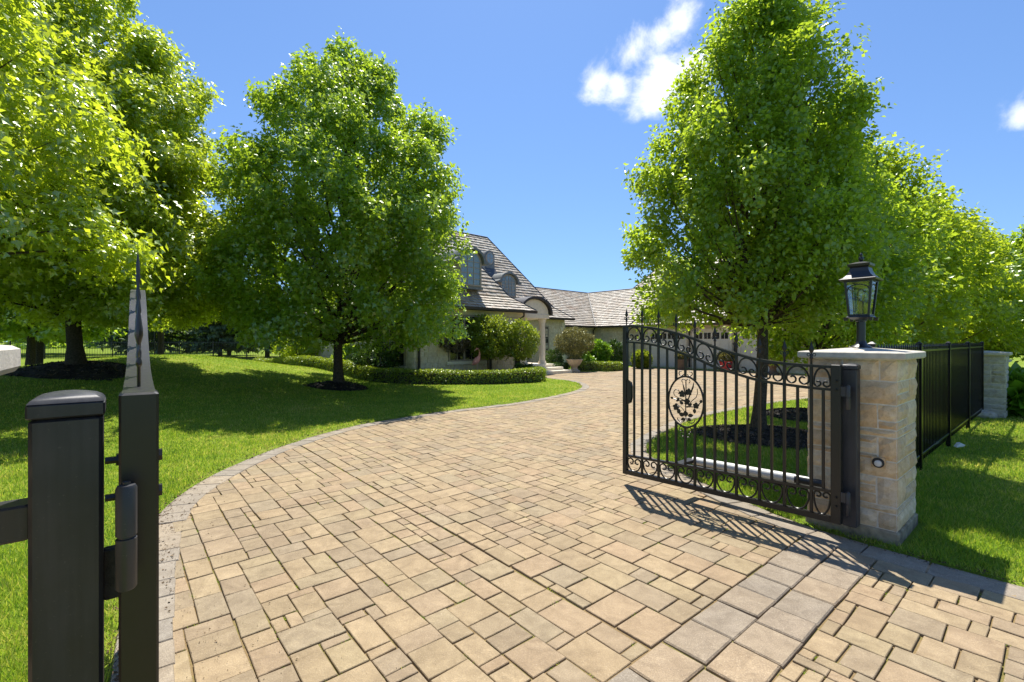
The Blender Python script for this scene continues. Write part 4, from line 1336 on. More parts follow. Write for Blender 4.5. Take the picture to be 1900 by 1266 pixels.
def dormer(c, vf, depth, hw, z0, zs, rise, pane='pane_sky', cols=3, rows=5, lip=.2, apron=.3):
    cl = c - H0[0]; y = vf - H0[1]
    d = MB().prism(arch_outline(cl, hw, z0, zs, rise), y, y + depth).build('dormer', MAT['taupe'], house)
    m = MB(); o, i_ = arch_band(cl, hw + .02, zs, rise + .02, .10, lip); band_prism(m, o, i_, y - .16, y + depth)
    m.build('dormer_roof', MAT['lead'], d)
    fw = .11
    MB().prism(arch_outline(cl, hw - fw, z0 + fw, zs, rise - fw), y - .012, y + .02).build('pane', MAT[pane], d)
    mu = MB()
    for k in range(1, cols):
        x = cl - hw + fw + (2 * hw - 2 * fw) * k / cols
        zz = zs + (rise - fw) * math.sqrt(max(0, 1 - ((x - cl) / (hw - fw)) ** 2))
        mu.box(x - .014, x + .014, y - .03, y, z0 + fw, zz)
    for k in range(1, rows):
        z = z0 + fw + (zs - z0 - fw) * k / (rows - 1); mu.box(cl - hw + fw, cl + hw - fw, y - .028, y, z - .014, z + .014)
    mu.build('muntin', MAT['taupe'], d)
    # raised frame
    fr = MB(); fr.box(cl - hw + .05, cl - hw + fw, y - .04, y, z0 + .05, zs); fr.box(cl + hw - fw, cl + hw - .05, y - .04, y, z0 + .05, zs); fr.box(cl - hw + fw, cl + hw - fw, y - .04, y, z0 + .05, z0 + fw)
    fr.build('window_frame', MAT['taupe'], d)
    if apron: MB().box(cl - hw - .04, cl + hw + .04, y - .05, y + depth * .5, z0 - .09, z0).build('dormer_sill', MAT['lead'], d)
    return d
dormer(12.37, 16.22, 2.6, .62, 3.95, 5.05, .52, lip=.3)
dormer(18.3, 20.35, 2.0, .62, 4.15, 5.05, .45, cols=4, lip=.28)
# small oval-window dormer
c_u, c_v = 17.92, 21.62
d3 = MB().prism(arch_outline(c_u - H0[0], .40, 6.02, 6.62, .42), c_v - H0[1], c_v - H0[1] + 1.3).build('dormer', MAT['lead'], house)
MB().prism([(c_u - H0[0] + .30 * math.cos(2 * PI * i / 24), 6.56 + .37 * math.sin(2 * PI * i / 24)) for i in range(24)], c_v - H0[1] - .04, c_v - H0[1] + .01).build('oval_frame', MAT['taupe'], d3)
MB().prism([(c_u - H0[0] + .235 * math.cos(2 * PI * i / 24), 6.56 + .305 * math.sin(2 * PI * i / 24)) for i in range(24)], c_v - H0[1] - .055, c_v - H0[1]).build('pane', MAT['pane_sky'], d3)
mu = MB(); mu.box(c_u - H0[0] - .012, c_u - H0[0] + .012, c_v - H0[1] - .07, c_v - H0[1], 6.28, 6.84); mu.box(c_u - H0[0] - .22, c_u - H0[0] + .22, c_v - H0[1] - .068, c_v - H0[1], 6.55, 6.574)
mu.build('muntin', MAT['taupe'], d3)
MB().prism([(c_v - H0[1] - .02, 6.02), (c_v - H0[1] - .5, 5.3), (c_v - H0[1] + .3, 5.9)], c_u - H0[0] - .4, c_u - H0[0] + .4, 'x').build('flashing', MAT['hipcap'], d3)
# portico: steps, columns, entablature, arched roof
pu0, pu1, pv0 = 15.36, 17.42, 16.25
for k in range(3):
    e = .32 * (2 - k)
    MB().bbox(15.6 - H0[0], pu1 + .1 + e - H0[0], pv0 - .25 - e - H0[1], 19.55 - H0[1], -.02 if k == 0 else .15 * k, .15 * (k + 1), .015).build('step', MAT['house_trim'], house)
for cu in (15.85, pu1 - .28):
    m = MB().lathe([(.21, .45), (.21, .52), (.185, .53), (.19, .57), (.155, .60), (.155, .62), (.165, 1.4), (.14, 2.42), (.15, 2.45), (.15, 2.48), (.17, 2.56), (.19, 2.62), (.2, 2.64), (.2, 2.71)], 24, cu - H0[0], pv0 + .25 - H0[1])
    m.build('column', MAT['house_trim'], house, True)
MB().bbox(pu0 - H0[0], pu1 - H0[0], pv0 - H0[1], 19.59 - H0[1], 2.712, 2.95, .02).build('entablature', MAT['house_trim'], house)
cpx = (pu0 + pu1) / 2 - H0[0]; hwp = (pu1 - pu0) / 2
MB().prism(arch_outline(cpx, hwp - .06, 2.952, 2.98, .68), pv0 + .02 - H0[1], pv0 + 4.2 - H0[1]).build('pediment', MAT['house_trim'], house)
m = MB(); o, i_ = arch_band(cpx, hwp - .02, 2.98, .70, .12, .12); band_prism(m, o, i_, pv0 - .14 - H0[1], pv0 + 4.2 - H0[1]); m.build('portico_roof', MAT['gutter'], house)

# ================================================================== VEGETATION
def unit(a): return a / (np.linalg.norm(a, axis=1, keepdims=True) + 1e-9)
KITE = (np.array([(0, 0, 0), (-.36, .42, .10), (0, 1, -.08), (.36, .42, .10)]), np.array([(0, 2, 1), (0, 3, 2)]))
MAPLE = (np.array([(0, 0, 0), (-.52, .30, .10), (-.20, .50, .03), (0, 1, -.12), (.20, .50, .03), (.52, .30, .10)]), np.array([(0, 2, 1), (0, 3, 2), (0, 4, 3), (0, 5, 4)]))
BLADE3 = (np.array([(-.5, 0, 0), (.5, 0, 0), (0, 1, 0)]), np.array([(0, 1, 2)]))
def leaf_mesh(name, P, D, N, S, shape, Wd=None):
    tv, tf = shape
    D = unit(D); N = unit(N - D * np.sum(N * D, 1, keepdims=True)); Wv = np.cross(D, N)
    S = np.asarray(S)[:, None, None]
    wd = S if Wd is None else np.asarray(Wd)[:, None, None]
    vs = P[:, None, :] + wd * tv[None, :, 0:1] * Wv[:, None, :] + S * (tv[None, :, 1:2] * D[:, None, :] + tv[None, :, 2:3] * N[:, None, :])
    n = len(P); k = len(tv)
    fs = (tf[None] + (np.arange(n) * k)[:, None, None]).reshape(-1, 3)
    return np_mesh(name, vs.reshape(-1, 3), fs)

def branch_tubes(mb, paths):
    for pts, r0, r1, n in paths:
        m = len(pts); mb.tube(pts, [r0 + (r1 - r0) * (i / (m - 1)) for i in range(m)], n, cap=False)

def ev_pad(ev, n): return np.vstack([ev, np.zeros((n, 3))])
def make_tree(name, label, base, H, R0, prof, ncl, nleaf, lsize, leafmat, barkmat, shape=KITE, zc0=1.5, trunk_r=.15, seed=1, lean=(0, 0), asc=.8, group=None,
              cl_len=.5, cl_rad=.2, inner=.55, droop=.35, fork=False, nlimb=70, cat='tree', wob=.16, shoots=30, nb=100, brad=.75, bvert=.8, lean0=0.0):
    rng = np.random.default_rng(seed)
    root = empty(name, base, 0, label, cat, group)
    pz = np.array([p[0] for p in prof]); pr = np.array([p[1] for p in prof])
    zz = np.linspace(zc0, H, 200); rr = np.interp(zz, pz, pr)
    w = rr ** 1.2 + .03; cdf = np.cumsum(w) / w.sum()
    ph = rng.random(6) * 6.28
    def place(m, flo, fhi, back):
        z = np.interp((np.arange(m) + rng.random(m)) / m, cdf, zz); az = (np.arange(m) * 2.39996 + rng.normal(0, .35, m)) % (2 * PI)
        lump = 1 + wob * (np.sin(3 * az + ph[0] + z * .9) * .5 + np.sin(5 * az + ph[1] - z * 1.6) * .4 + np.sin(2 * az + ph[2] + z * 2.3) * .4)
        lump = np.clip(lump, .62, 1.08)
        f = flo + (fhi - flo) * rng.random(m)
        rad = np.maximum(R0 * np.interp(z, pz, pr) * lump * f - back, .05)
        return z, az, rad
    # boughs on the outside of the crown, each a lump of leaf clusters, and a looser filling inside
    zb_, ab_, rb_ = place(nb, .78, 1.08, brad * .6)
    tb = (zb_ - zc0) / (H - zc0)
    offx = lambda t: lean0 + (lean[0] - lean0) * t
    Cb = np.stack([offx(tb) + rb_ * np.cos(ab_), lean[1] * tb + rb_ * np.sin(ab_), zb_], 1)
    sb = rng.uniform(.55, 1.35, nb) * brad * np.clip(.55 + .6 * rb_ / R0, .5, 1.1)
    nin = int(ncl * .2); nou = ncl - nin
    bi = rng.integers(0, nb, nou)
    ev = unit(rng.normal(0, 1, (nou, 3)))
    radial = np.stack([np.cos(ab_), np.sin(ab_), np.zeros(nb)], 1)[bi]
    inward = np.sum(ev * (radial + np.array([0, 0, .9])), 1) < -.25
    flip = inward & (rng.random(nou) < .75)
    ev[flip] *= -1
    Co = Cb[bi] + ev * (sb[bi] * (.5 + .5 * rng.random(nou)))[:, None] * np.array([1, 1, bvert])
    zi, ai, ri = place(nin, .15, .75, 0)
    ti = (zi - zc0) / (H - zc0)
    Ci = np.stack([offx(ti) + ri * np.cos(ai), lean[1] * ti + ri * np.sin(ai), zi], 1)
    C = np.vstack([Co, Ci])
    ax_ = np.column_stack([offx((C[:, 2] - zc0) / (H - zc0)), np.zeros(ncl)])
    vec = C[:, :2] - ax_; rad = np.linalg.norm(vec, axis=1); az = np.arctan2(vec[:, 1], vec[:, 0]); z = C[:, 2]
    t = np.clip((z - zc0) / (H - zc0), 0, 1)
    rdir = np.stack([np.cos(az), np.sin(az), np.zeros(ncl)], 1)
    out = np.vstack([unit(ev * .9 + radial * .35), rdir[nou:]])
    dirv = unit(rdir * np.clip(.25 + rad / R0, .2, 1.1)[:, None] + np.array([0, 0, 1.0]) * (asc * (.45 + .9 * t))[:, None] + ev_pad(ev, nin) * .5 + rng.normal(0, .25, (ncl, 3)))
    # upright leading shoots along the top outline
    if shoots:
        zs = H * (.45 + .5 * rng.random(shoots)); a2 = rng.random(shoots) * 2 * PI
        r2 = R0 * np.interp(zs, pz, pr) * (.75 + .3 * rng.random(shoots))
        ts = (zs - zc0) / (H - zc0)
        r2 = np.maximum(r2 - .2, .03)
        C2 = np.stack([lean0 + (lean[0] - lean0) * ts + r2 * np.cos(a2), lean[1] * ts + r2 * np.sin(a2), zs + .18], 1)
        d2 = unit(np.stack([np.cos(a2) * .3, np.sin(a2) * .3, np.ones(shoots)], 1))
        C = np.vstack([C, C2]); dirv = np.vstack([dirv, d2]); out = np.vstack([out, np.stack([np.cos(a2), np.sin(a2), 0 * a2], 1)])
        z = np.concatenate([z, zs]); rad = np.concatenate([rad, r2]); az = np.concatenate([az, a2])
    nc = len(C)
    per = rng.poisson(nleaf / nc, nc)
    if shoots: per[-shoots:] = (per[-shoots:] * 1.3).astype(int)
    ci = np.repeat(np.arange(nc), per); n = len(ci)
    scale = rng.uniform(.65, 1.35, nc); thin = np.ones(nc)
    if shoots: scale[-shoots:] = rng.uniform(.8, 1.35, shoots); thin[-shoots:] = .5
    along = np.clip(rng.normal(0, .5, n), -1, 1) * cl_len * scale[ci]
    side = rng.normal(0, 1, (n, 3)); sl_ = np.linalg.norm(side, axis=1, keepdims=True); side = side / sl_ * np.minimum(sl_, 1.9) * cl_rad * (scale * thin)[ci][:, None] * (1.1 - .35 * np.clip(along / cl_len, -1, 1))[:, None]
    P = C[ci] + dirv[ci] * along[:, None] + side
    P[:, 2] = np.where(P[:, 2] < zc0 - .3, zc0 - .3 + rng.random(n) * .5, P[:, 2])
    o = out[ci]
    D = o * .5 + rng.normal(0, .5, (n, 3)); D[:, 2] -= droop
    Nn = o * .75 + rng.normal(0, .42, (n, 3)); Nn[:, 2] += .55
    S = lsize * rng.uniform(.6, 1.25, n)
    me = leaf_mesh('crown', P, D, Nn, S, shape)
    link('crown', me, leafmat, root)
    # wood
    mb = MB()
    zt_ = H * .86
    ax = lambda q: Vector((lean[0] * max(0, (q - zc0) / (H - zc0)) + .04 * math.sin(q * 1.7 + seed), lean[1] * max(0, (q - zc0) / (H - zc0)) + .04 * math.sin(q * 1.3 + 2 * seed), q))
    pts = []; rads = []
    for i in range(15):
        q = -.15 + (zt_ + .15) * i / 14
        pts.append(ax(q)); fl = 1 + .55 * math.exp(-max(q, 0) / .12)
        rads.append(max(.012, trunk_r * fl * (1 - .93 * max(0, q) / zt_) ** .9))
    mb.tube(pts, rads, 12)
    order = rng.permutation(nc)[:nlimb]
    for k in order:
        c = Vector(C[k]); r = rad[k]
        z0 = max(zc0 * .92 + .02 * (k % 7), c.z - asc * r * (1.0 + .4 * rng.random()))
        z0 = min(z0, zt_ * .95)
        p0 = ax(z0); L_ = (c - p0).length
        mid = p0.lerp(c, .5) + Vector((0, 0, (-.10 if asc > .9 else .05) * L_)) + Vector(rng.normal(0, .04 * L_, 3))
        path = []
        for i in range(7):
            t_ = i / 6; path.append(p0 * (1 - t_) ** 2 + mid * 2 * t_ * (1 - t_) + c * t_ * t_)
        r0 = min(trunk_r * .45, .008 + .013 * L_) * (1 - .5 * z0 / H)
        branch_tubes(mb, [(path, r0, .004, 5)])
    mb.build('trunk', barkmat, root, True, fix=False)
    return root

def mulch_bed(label, x, y, r, h, n, seed, sy=1.0, chip=.05):
    rng = np.random.default_rng(seed); mb = MB()
    NR, NA = 8, 28; vs = [(0, 0, h)]; fs = []
    z0 = hz(x, y)
    bumpy = 1 + .08 * np.sin(np.arange(NA) * 2 * PI / NA * 3 + seed) + .05 * np.sin(np.arange(NA) * 2 * PI / NA * 7 + 2 * seed)
    def zz(a, b, q): return hz(x + a, y + b) - z0 + h * (1 - q ** 1.7) + .004
    for i in range(1, NR + 1):
        for k in range(NA):
            q = i / NR; rr = r * q * bumpy[k]; th = 2 * PI * k / NA
            a, b = rr * math.cos(th), rr * math.sin(th) * sy
            vs.append((a, b, zz(a, b, q) - (.03 if i == NR else 0)))
    for k in range(NA): fs.append((0, 1 + k, 1 + (k + 1) % NA))
    for i in range(NR - 1):
        for k in range(NA):
            l = (k + 1) % NA; fs.append((1 + i * NA + k, 1 + (i + 1) * NA + k, 1 + (i + 1) * NA + l, 1 + i * NA + l))
    mb.add(vs, fs)
    q = np.sqrt(rng.random(n)) * 1.02; th = rng.random(n) * 2 * PI
    for qq, t in zip(q, th):
        rr = r * qq * np.interp(t, np.arange(NA) * 2 * PI / NA, bumpy)
        a, b = rr * math.cos(t), rr * math.sin(t) * sy
        c = Vector((a, b, zz(a, b, min(1, qq)) + .008))
        l, w, th_ = chip * rng.uniform(.5, 1.3), chip * rng.uniform(.15, .35), .006
        M = Matrix.Translation(c) @ Matrix.Rotation(rng.random() * 6.28, 4, 'Z') @ Matrix.Rotation(rng.normal(0, .4), 4, 'Y') @ Matrix.Rotation(rng.normal(0, .4), 4, 'X')
        v8 = [M @ Vector(p) for p in ((-l / 2, -w / 2, 0), (l / 2, -w / 2, 0), (l / 2, w / 2, 0), (-l / 2, w / 2, 0), (-l / 2.3, 0, th_ * 2), (l / 2.3, 0, th_ * 2))]
        mb.add(v8, [(0, 1, 5, 4), (2, 3, 4, 5), (1, 2, 5), (3, 0, 4)])
    o = mb.build('mulch', MAT['mulch'], None, fix=False)
    o.location = (x, y, z0)
    tag(o, label, 'mulch', kind='stuff')
    return o

# ---- left maples
MP = [(0, .4), (1.1, .55), (1.6, .82), (2.2, .97), (3.2, 1.0), (4.3, 1.0), (5.8, .94), (7.2, .82), (8.6, .68), (9.7, .43), (10.5, .19), (11.0, .04)]
def scale_prof(p, s): return [(a * s, b) for a, b in p]
T2 = (-5.37, 14.5)
make_tree('maple_tree', 'broad oval maple standing alone on the lawn in front of the hedge', (*T2, hz(*T2) + .05), 10.45, 3.62, scale_prof(MP, .95), 1150, 120000, .122, MAT['maple2'], MAT['bark'], MAPLE,
          1.4, .145, 3, (.3, 0), .75, None, .34, .17, .6, .45, nlimb=110, wob=.15, shoots=60, nb=140, brad=.66, lean0=.1)
T1 = (-11.2, 12.0)
make_tree('maple_tree', 'tall maple on the left mound, its trunk rising from a wide dark mulch bed', (*T1, hz(*T1) + .1), 10.5, 3.5, scale_prof(MP, .955), 1250, 145000, .122, MAT['maple'], MAT['bark'], MAPLE,
          1.3, .17, 8, (0, 0), .7, None, .34, .16, .62, .5, nlimb=100, wob=.16, shoots=50, nb=150, brad=.66)
T0 = (-9.4, 6.5)
make_tree('maple_tree', 'nearest maple, only its boughs reaching in at the left edge', (*T0, hz(*T0)), 9.6, 2.75, scale_prof(MP, .873), 700, 60000, .122, MAT['maple'], MAT['bark'], MAPLE,
          2.5, .15, 18, (0, 0), .7, None, .34, .16, .62, .5, nlimb=70, wob=.18, shoots=40, nb=90, brad=.62)
T1b = (-20.3, 27.0)
make_tree('maple_tree', 'shaded maple crown above the spruces, between the two large left maples', (*T1b, hz(*T1b)), 10.0, 3.4, scale_prof(MP, .91), 560, 36000, .2, MAT['maple2'], MAT['bark'], MAPLE,
          3.9, .17, 12, (0, 0), .7, None, .5, .25, .6, .4, nlimb=60, wob=.15, nb=120, brad=.9)
for k, (x, y, hh) in enumerate(((-22.2, 22.0, 9.5), (-19.8, 19.2, 8.5))):
    make_tree('maple_tree', ('slim dark-trunked tree behind the mulched maple at the left edge', 'leafy tree at the far left before the back fence')[k], (x, y, hz(x, y)), hh, 2.6, scale_prof(MP, hh / 11), 400, 20000, .22, MAT['maple2'], MAT['bark'], MAPLE,
              1.9, .16, 30 + k, (0, 0), .7, None, .5, .25, .6, .4, nlimb=40, nb=90, brad=.8)
mulch_bed('dark mulch mound round the big left maple', T1[0], T1[1], 1.4, .2, 900, 3, .75, .09)
mulch_bed('dark mulch ring round the lone oval maple', T2[0], T2[1], .92, .20, 700, 4, .8, .08)

# ---- pear trees on the right, in a row that runs away beside the drive
PR = [(0, .3), (1.4, .45), (1.9, .78), (2.7, .98), (3.6, 1.0), (4.5, .89), (5.4, .74), (6.2, .55), (6.8, .36), (7.3, .17), (7.7, .03)]
T3 = (4.12, 7.78)
make_tree('pear_tree', 'nearest upright pear tree, its trunk seen through the open gate leaf', (*T3, hz(*T3) + .08), 7.6, 1.74, PR, 1150, 92000, .078, MAT['pear'], MAT['bark_pear'], KITE,
          1.86, .105, 5, (.22, 0), 1.35, 'row of pear trees', .26, .095, .62, .35, nlimb=170, wob=.17, shoots=70, nb=120, brad=.38, bvert=1.3, lean0=-.48)
row = [((6.35, 9.75), 6.5, 1.7, 'second pear tree, right behind the nearest one', 36000, .095), ((9.7, 12.6), 6.7, 1.95, 'third pear tree in the row, above the lantern', 36000, .108),
       ((13.2, 15.0), 6.2, 2.1, 'fourth pear tree in the row, right of the lantern', 30000, .12), ((16.8, 18.0), 6.2, 2.3, 'fifth pear tree in the row, above the middle of the black fence', 22000, .14),
       ((21.0, 20.5), 5.9, 2.4, 'sixth pear tree in the row, above the far pier', 19000, .155)]
for k, (p, hh, rr_, lab, nl, ls) in enumerate(row):
    make_tree('pear_tree', lab, (*p, hz(*p) + .03), hh, rr_, scale_prof(PR, hh / 7.7), 460, nl, ls, MAT['lime' if k in (1, 2, 3) else 'pear'], MAT['bark_pear'], KITE,
              1.3 * hh / 7.7 + .15, .10, 40 + k, (.2, 0), 1.2, 'row of pear trees', .34, .14, .6, .35, nlimb=50, wob=.2, shoots=40, nb=75, brad=.48, bvert=1.15)
make_tree('garden_tree', 'dark leafy tree at the right edge behind the far pier', (17.6, 15.2, 0.02), 5.6, 2.0, scale_prof(MP, 5.6 / 11), 400, 24000, .14, MAT['maple2'], MAT['bark'], MAPLE,
          1.2, .11, 61, (0, 0), .8, None, .34, .16, .6, .4, nlimb=40, nb=80, brad=.5)
mulch_bed('black mulch round the nearest pear tree behind the gate', T3[0], T3[1] - .05, 1.02, .13, 2600, 6, .95, .05)
mulch_bed('black mulch round the second pear tree', 6.35, 9.75, 1.05, .13, 1500, 7, .95, .05)

# ---- spruces and woodland at the back left
def spruce(label, x, y, H, R0, seed):
    rng = np.random.default_rng(seed)
    root = empty('spruce_tree', (x, y, hz(x, y)), 0, label, 'tree', 'spruces behind the back fence')
    mb = MB(); mb.tube([(0, 0, -.1), (0, 0, H * .5), (0, 0, H * .97)], [.17, .1, .012], 8)
    P = []; D = []; N = []; S = []
    z = 1.0
    while z < H * .97:
        r = R0 * (1 - z / H) ** .85 + .1; nb = 8
        for b_ in range(nb):
            a = rng.random() * 6.28; d = np.array([math.cos(a), math.sin(a), -.22 + .5 * z / H])
            L_ = r * rng.uniform(.75, 1.1)
            mb.tube([(0, 0, z), tuple(d * L_ * .5 + np.array([0, 0, z])), tuple(d * L_ + np.array([0, 0, z + .06]))], [.02, .012, .004], 4, cap=False)
            m = int(34 * L_ / 1.5) + 8
            t = rng.random(m) ** .7
            side = rng.normal(0, 1, m) * (.10 + .22 * (1 - t)) * min(1, L_)
            perp = np.array([-d[1], d[0], 0])
            pos = d * (t * L_)[:, None] + perp * side[:, None] + np.array([0, 0, z]); pos[:, 2] -= .12 * rng.random(m)
            P.append(pos); D.append(d * .8 + rng.normal(0, .4, (m, 3)) + np.array([0, 0, -.25])); N.append(rng.normal(0, .3, (m, 3)) + np.array([0, 0, 1])); S.append(rng.uniform(.2, .42, m))
        z += .27
    link('crown', leaf_mesh('crown', np.vstack(P), np.vstack(D), np.vstack(N), np.concatenate(S), KITE, np.concatenate(S) * .6), MAT['pine'], root)
    mb.build('trunk', MAT['bark'], root, fix=False)
for k, (x, y, hh, lab) in enumerate(((-27.5, 36.5, 10.5, 'leftmost spruce behind the back fence'), (-23.2, 37.2, 11.5, 'second spruce from the left behind the back fence'), (-20.4, 39, 10.5, 'spruce behind the back fence, right beside the lone maple'),
                                     (-25.4, 42, 12, 'tall spruce in the second row behind the back fence'), (-17.5, 41, 11, 'rightmost spruce behind the back fence, next to the house corner'), (-32, 39, 11, 'spruce at the far left corner of the back fence'))):
    spruce(lab, x, y, hh, 2.7, 70 + k)
for k, (x, y, hh) in enumerate(((-41, 44, 13), (-49, 48, 14), (-36, 52, 13))):
    make_tree('woodland_tree', ('broad woodland tree far behind the left fence', 'leftmost woodland tree beyond the fence', 'woodland tree behind the spruces')[k], (x, y, hz(x, y)), hh, 5.2, scale_prof(MP, hh / 11), 200, 9000, .42, MAT['maple2'], MAT['bark'], MAPLE, 1.6, .2, 90 + k, (0, 0), .7, 'woodland behind the fence', .9, .4, .6, .4, nlimb=24)
# far tree belt that closes the horizon
rng = np.random.default_rng(5)
P = []; 
for a in np.arange(-75, 76, 1.6):
    r = rng.uniform(95, 140); th = R(a + rng.normal(0, .5)); hh = rng.uniform(5, 9); w = rng.uniform(3, 5)
    if -12 < a < 16: hh *= .45
    m = 420
    q = rng.normal(0, 1, (m, 3)) * np.array([w * .5, w * .5, hh * .26]) + np.array([r * math.sin(th), r * math.cos(th), hh * .45])
    q[:, 2] = np.maximum(q[:, 2], .1); P.append(q)
P = np.vstack(P); n = len(P)
o = link('tree_belt', leaf_mesh('tree_belt', P, rng.normal(0, 1, (n, 3)), rng.normal(0, .5, (n, 3)) + np.array([0, -.3, .8]), rng.uniform(.6, 1.3, n), KITE), MAT['maple2'])
tag(o, 'distant belt of trees along the horizon', 'woodland', kind='stuff')

# ---- clipped hedges
def hedge(name, label, pts, width, height, leaf, dens, mat, seed, zfun=hz):
    rng = np.random.default_rng(seed)
    C = catmull(pts, .15); c0 = C[0]
    root = empty(name, (c0[0], c0[1], zfun(*c0)), 0, label, 'hedge')
    z00 = zfun(*c0)
    A = np.array(C); d = np.gradient(A, axis=0); d /= np.linalg.norm(d, axis=1, keepdims=True) + 1e-9; nn = np.stack([-d[:, 1], d[:, 0]], 1)
    L_ = np.sum(np.linalg.norm(np.diff(A, axis=0), axis=1)); n = int(L_ * dens)
    i = rng.integers(0, len(A), n); s = rng.uniform(-1, 1, n); zz = rng.random(n)
    face = rng.random(n)
    top = face < .42; sd = np.sign(s) * (1 - .25 * rng.random(n) ** 2)
    s = np.where(top, s, sd); zz = np.where(top, 1 - .18 * rng.random(n) ** 2, zz)
    rnd_ = 1 - .10 * np.clip(zz - .7, 0, 1) / .3
    wobble = 1 + .06 * np.sin(i * .31 + seed) + .04 * np.sin(i * .83)
    xy = A[i] + nn[i] * (s * width / 2 * rnd_ * wobble)[:, None] + rng.normal(0, .025, (n, 2)) + d[i] * rng.uniform(-.1, .1, n)[:, None]
    ht = height * (1 + .05 * np.sin(i * .23 + 1) + .03 * np.sin(i * .61))
    gz = hterrain(A[i, 0], A[i, 1])
    z = gz + .02 + zz * ht * (1 - .10 * np.clip(np.abs(s) - .8, 0, .2) / .2) + rng.normal(0, .012, n)
    P = np.column_stack([xy - np.array(c0), z - z00])
    Nn = np.column_stack([nn[i] * s[:, None], np.where(top, 1.2, .35)]) + rng.normal(0, .5, (n, 3))
    D = rng.normal(0, .6, (n, 3)) + np.array([0, 0, .4])
    link('foliage', leaf_mesh('foliage', P, D, Nn, leaf * rng.uniform(.7, 1.3, n), KITE), mat, root)
    core = MB(); st = 4
    idx_ = list(range(0, len(A), st)) + [len(A) - 1]
    vs = []; fs = []
    for q in idx_:
        z = hz(*A[q]) - z00
        for a, b in ((-.40, -.02), (.40, -.02), (.38, .82 * height), (-.38, .82 * height)):
            p = A[q] + nn[q] * a * width - np.array(c0); vs.append((p[0], p[1], z + b))
    for q in range(len(idx_) - 1):
        for k in range(4): fs.append((q * 4 + k, q * 4 + (k + 1) % 4, q * 4 + 4 + (k + 1) % 4, q * 4 + 4 + k))
    fs += [(0, 1, 2, 3), (len(vs) - 1, len(vs) - 2, len(vs) - 3, len(vs) - 4)]
    core.add(vs, fs).build('inner_twigs', MAT['bark'], root)
    return root
hedge('boxwood_hedge', 'long low clipped hedge curving along the lawn round the house bed',
      [(-15.5, 28.6), (-12.6, 25.2), (-9.9, 22.3), (-7.6, 19.9), (-6.0, 18.2), (-4.9, 17.2), (-3.5, 16.8), (-1.8, 17.1), (-.2, 17.6), (.9, 18.2), (1.05, 18.9), (.7, 20.0)], .55, .46, .055, 1900, MAT['boxwood'], 3)
hedge('boxwood_hedge', 'short low hedge between the urn and the garage corner', [(3.3, 24.9), (4.3, 25.0), (5.3, 25.1), (5.9, 25.9)], .7, .42, .06, 2200, MAT['boxwood'], 4)
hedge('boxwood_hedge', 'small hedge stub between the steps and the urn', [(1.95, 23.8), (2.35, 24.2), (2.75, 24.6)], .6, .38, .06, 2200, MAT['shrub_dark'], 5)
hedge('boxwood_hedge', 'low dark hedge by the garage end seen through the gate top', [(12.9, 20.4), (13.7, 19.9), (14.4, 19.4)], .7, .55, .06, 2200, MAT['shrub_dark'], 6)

def shrub(name, label, x, y, z0, c, rx, rz_, n, leaf, mat, seed, stems=3, stem_h=.5, cat='shrub', flat=.0, ry=None, group=None, spiky=.0):
    rng = np.random.default_rng(seed)
    root = empty(name, (x, y, z0), 0, label, cat, group)
    d = unit(rng.normal(0, 1, (n, 3)))
    r = 1 - .45 * rng.random(n) ** 2.2
    lump = 1 + .10 * np.sin(5 * d[:, 0] + seed) + .09 * np.sin(6 * d[:, 1] + 2 * seed) + .08 * np.sin(7 * d[:, 2] + 3 * seed)
    P = d * (r * lump)[:, None] * np.array([rx, ry or rx, rz_]) + np.array([0, 0, c]) + rng.normal(0, .03, (n, 3))
    ntf = max(30, n // 60); tf = unit(rng.normal(0, 1, (ntf, 3))); j = rng.integers(0, ntf, n); use = rng.random(n) < .45
    tip = tf[j] * np.array([rx, ry or rx, rz_]) * (.86 + .24 * rng.random(n))[:, None] + np.array([0, 0, c]) + rng.normal(0, .045 * (rx / .9), (n, 3))
    P = np.where(use[:, None], tip, P)
    P[:, 2] = np.maximum(P[:, 2], .04)
    D = d * (.5 + spiky) + rng.normal(0, .5, (n, 3)) + np.array([0, 0, .35])
    N = d * .6 + rng.normal(0, .55, (n, 3)) + np.array([0, 0, .5])
    S = leaf * rng.uniform(.6, 1.35, n)
    link('foliage', leaf_mesh('foliage', P, D, N, S, KITE), mat, root)
    mb = MB()
    for k in range(stems):
        a = 6.28 * k / max(1, stems) + seed; q = .06 * (stems > 1)
        top = Vector((rx * .35 * math.cos(a) * (stems > 1), rx * .35 * math.sin(a) * (stems > 1), c))
        mb.tube([(q * math.cos(a), q * math.sin(a), -.05), (q * 1.5 * math.cos(a + .3), q * 1.5 * math.sin(a + .3), max(.1, c - rz_ * .8)), top], [.035, .03, .015], 6)
        for j in range(6):
            b = rng.random() * 6.28
            mb.tube([tuple(top - Vector((0, 0, rz_ * .4))), tuple(top + Vector((rx * .7 * math.cos(b), rx * .7 * math.sin(b), rz_ * rng.uniform(-.2, .5))))], [.012, .004], 4)
    mb.build('stem', MAT['bark'], root, fix=False)
    return root
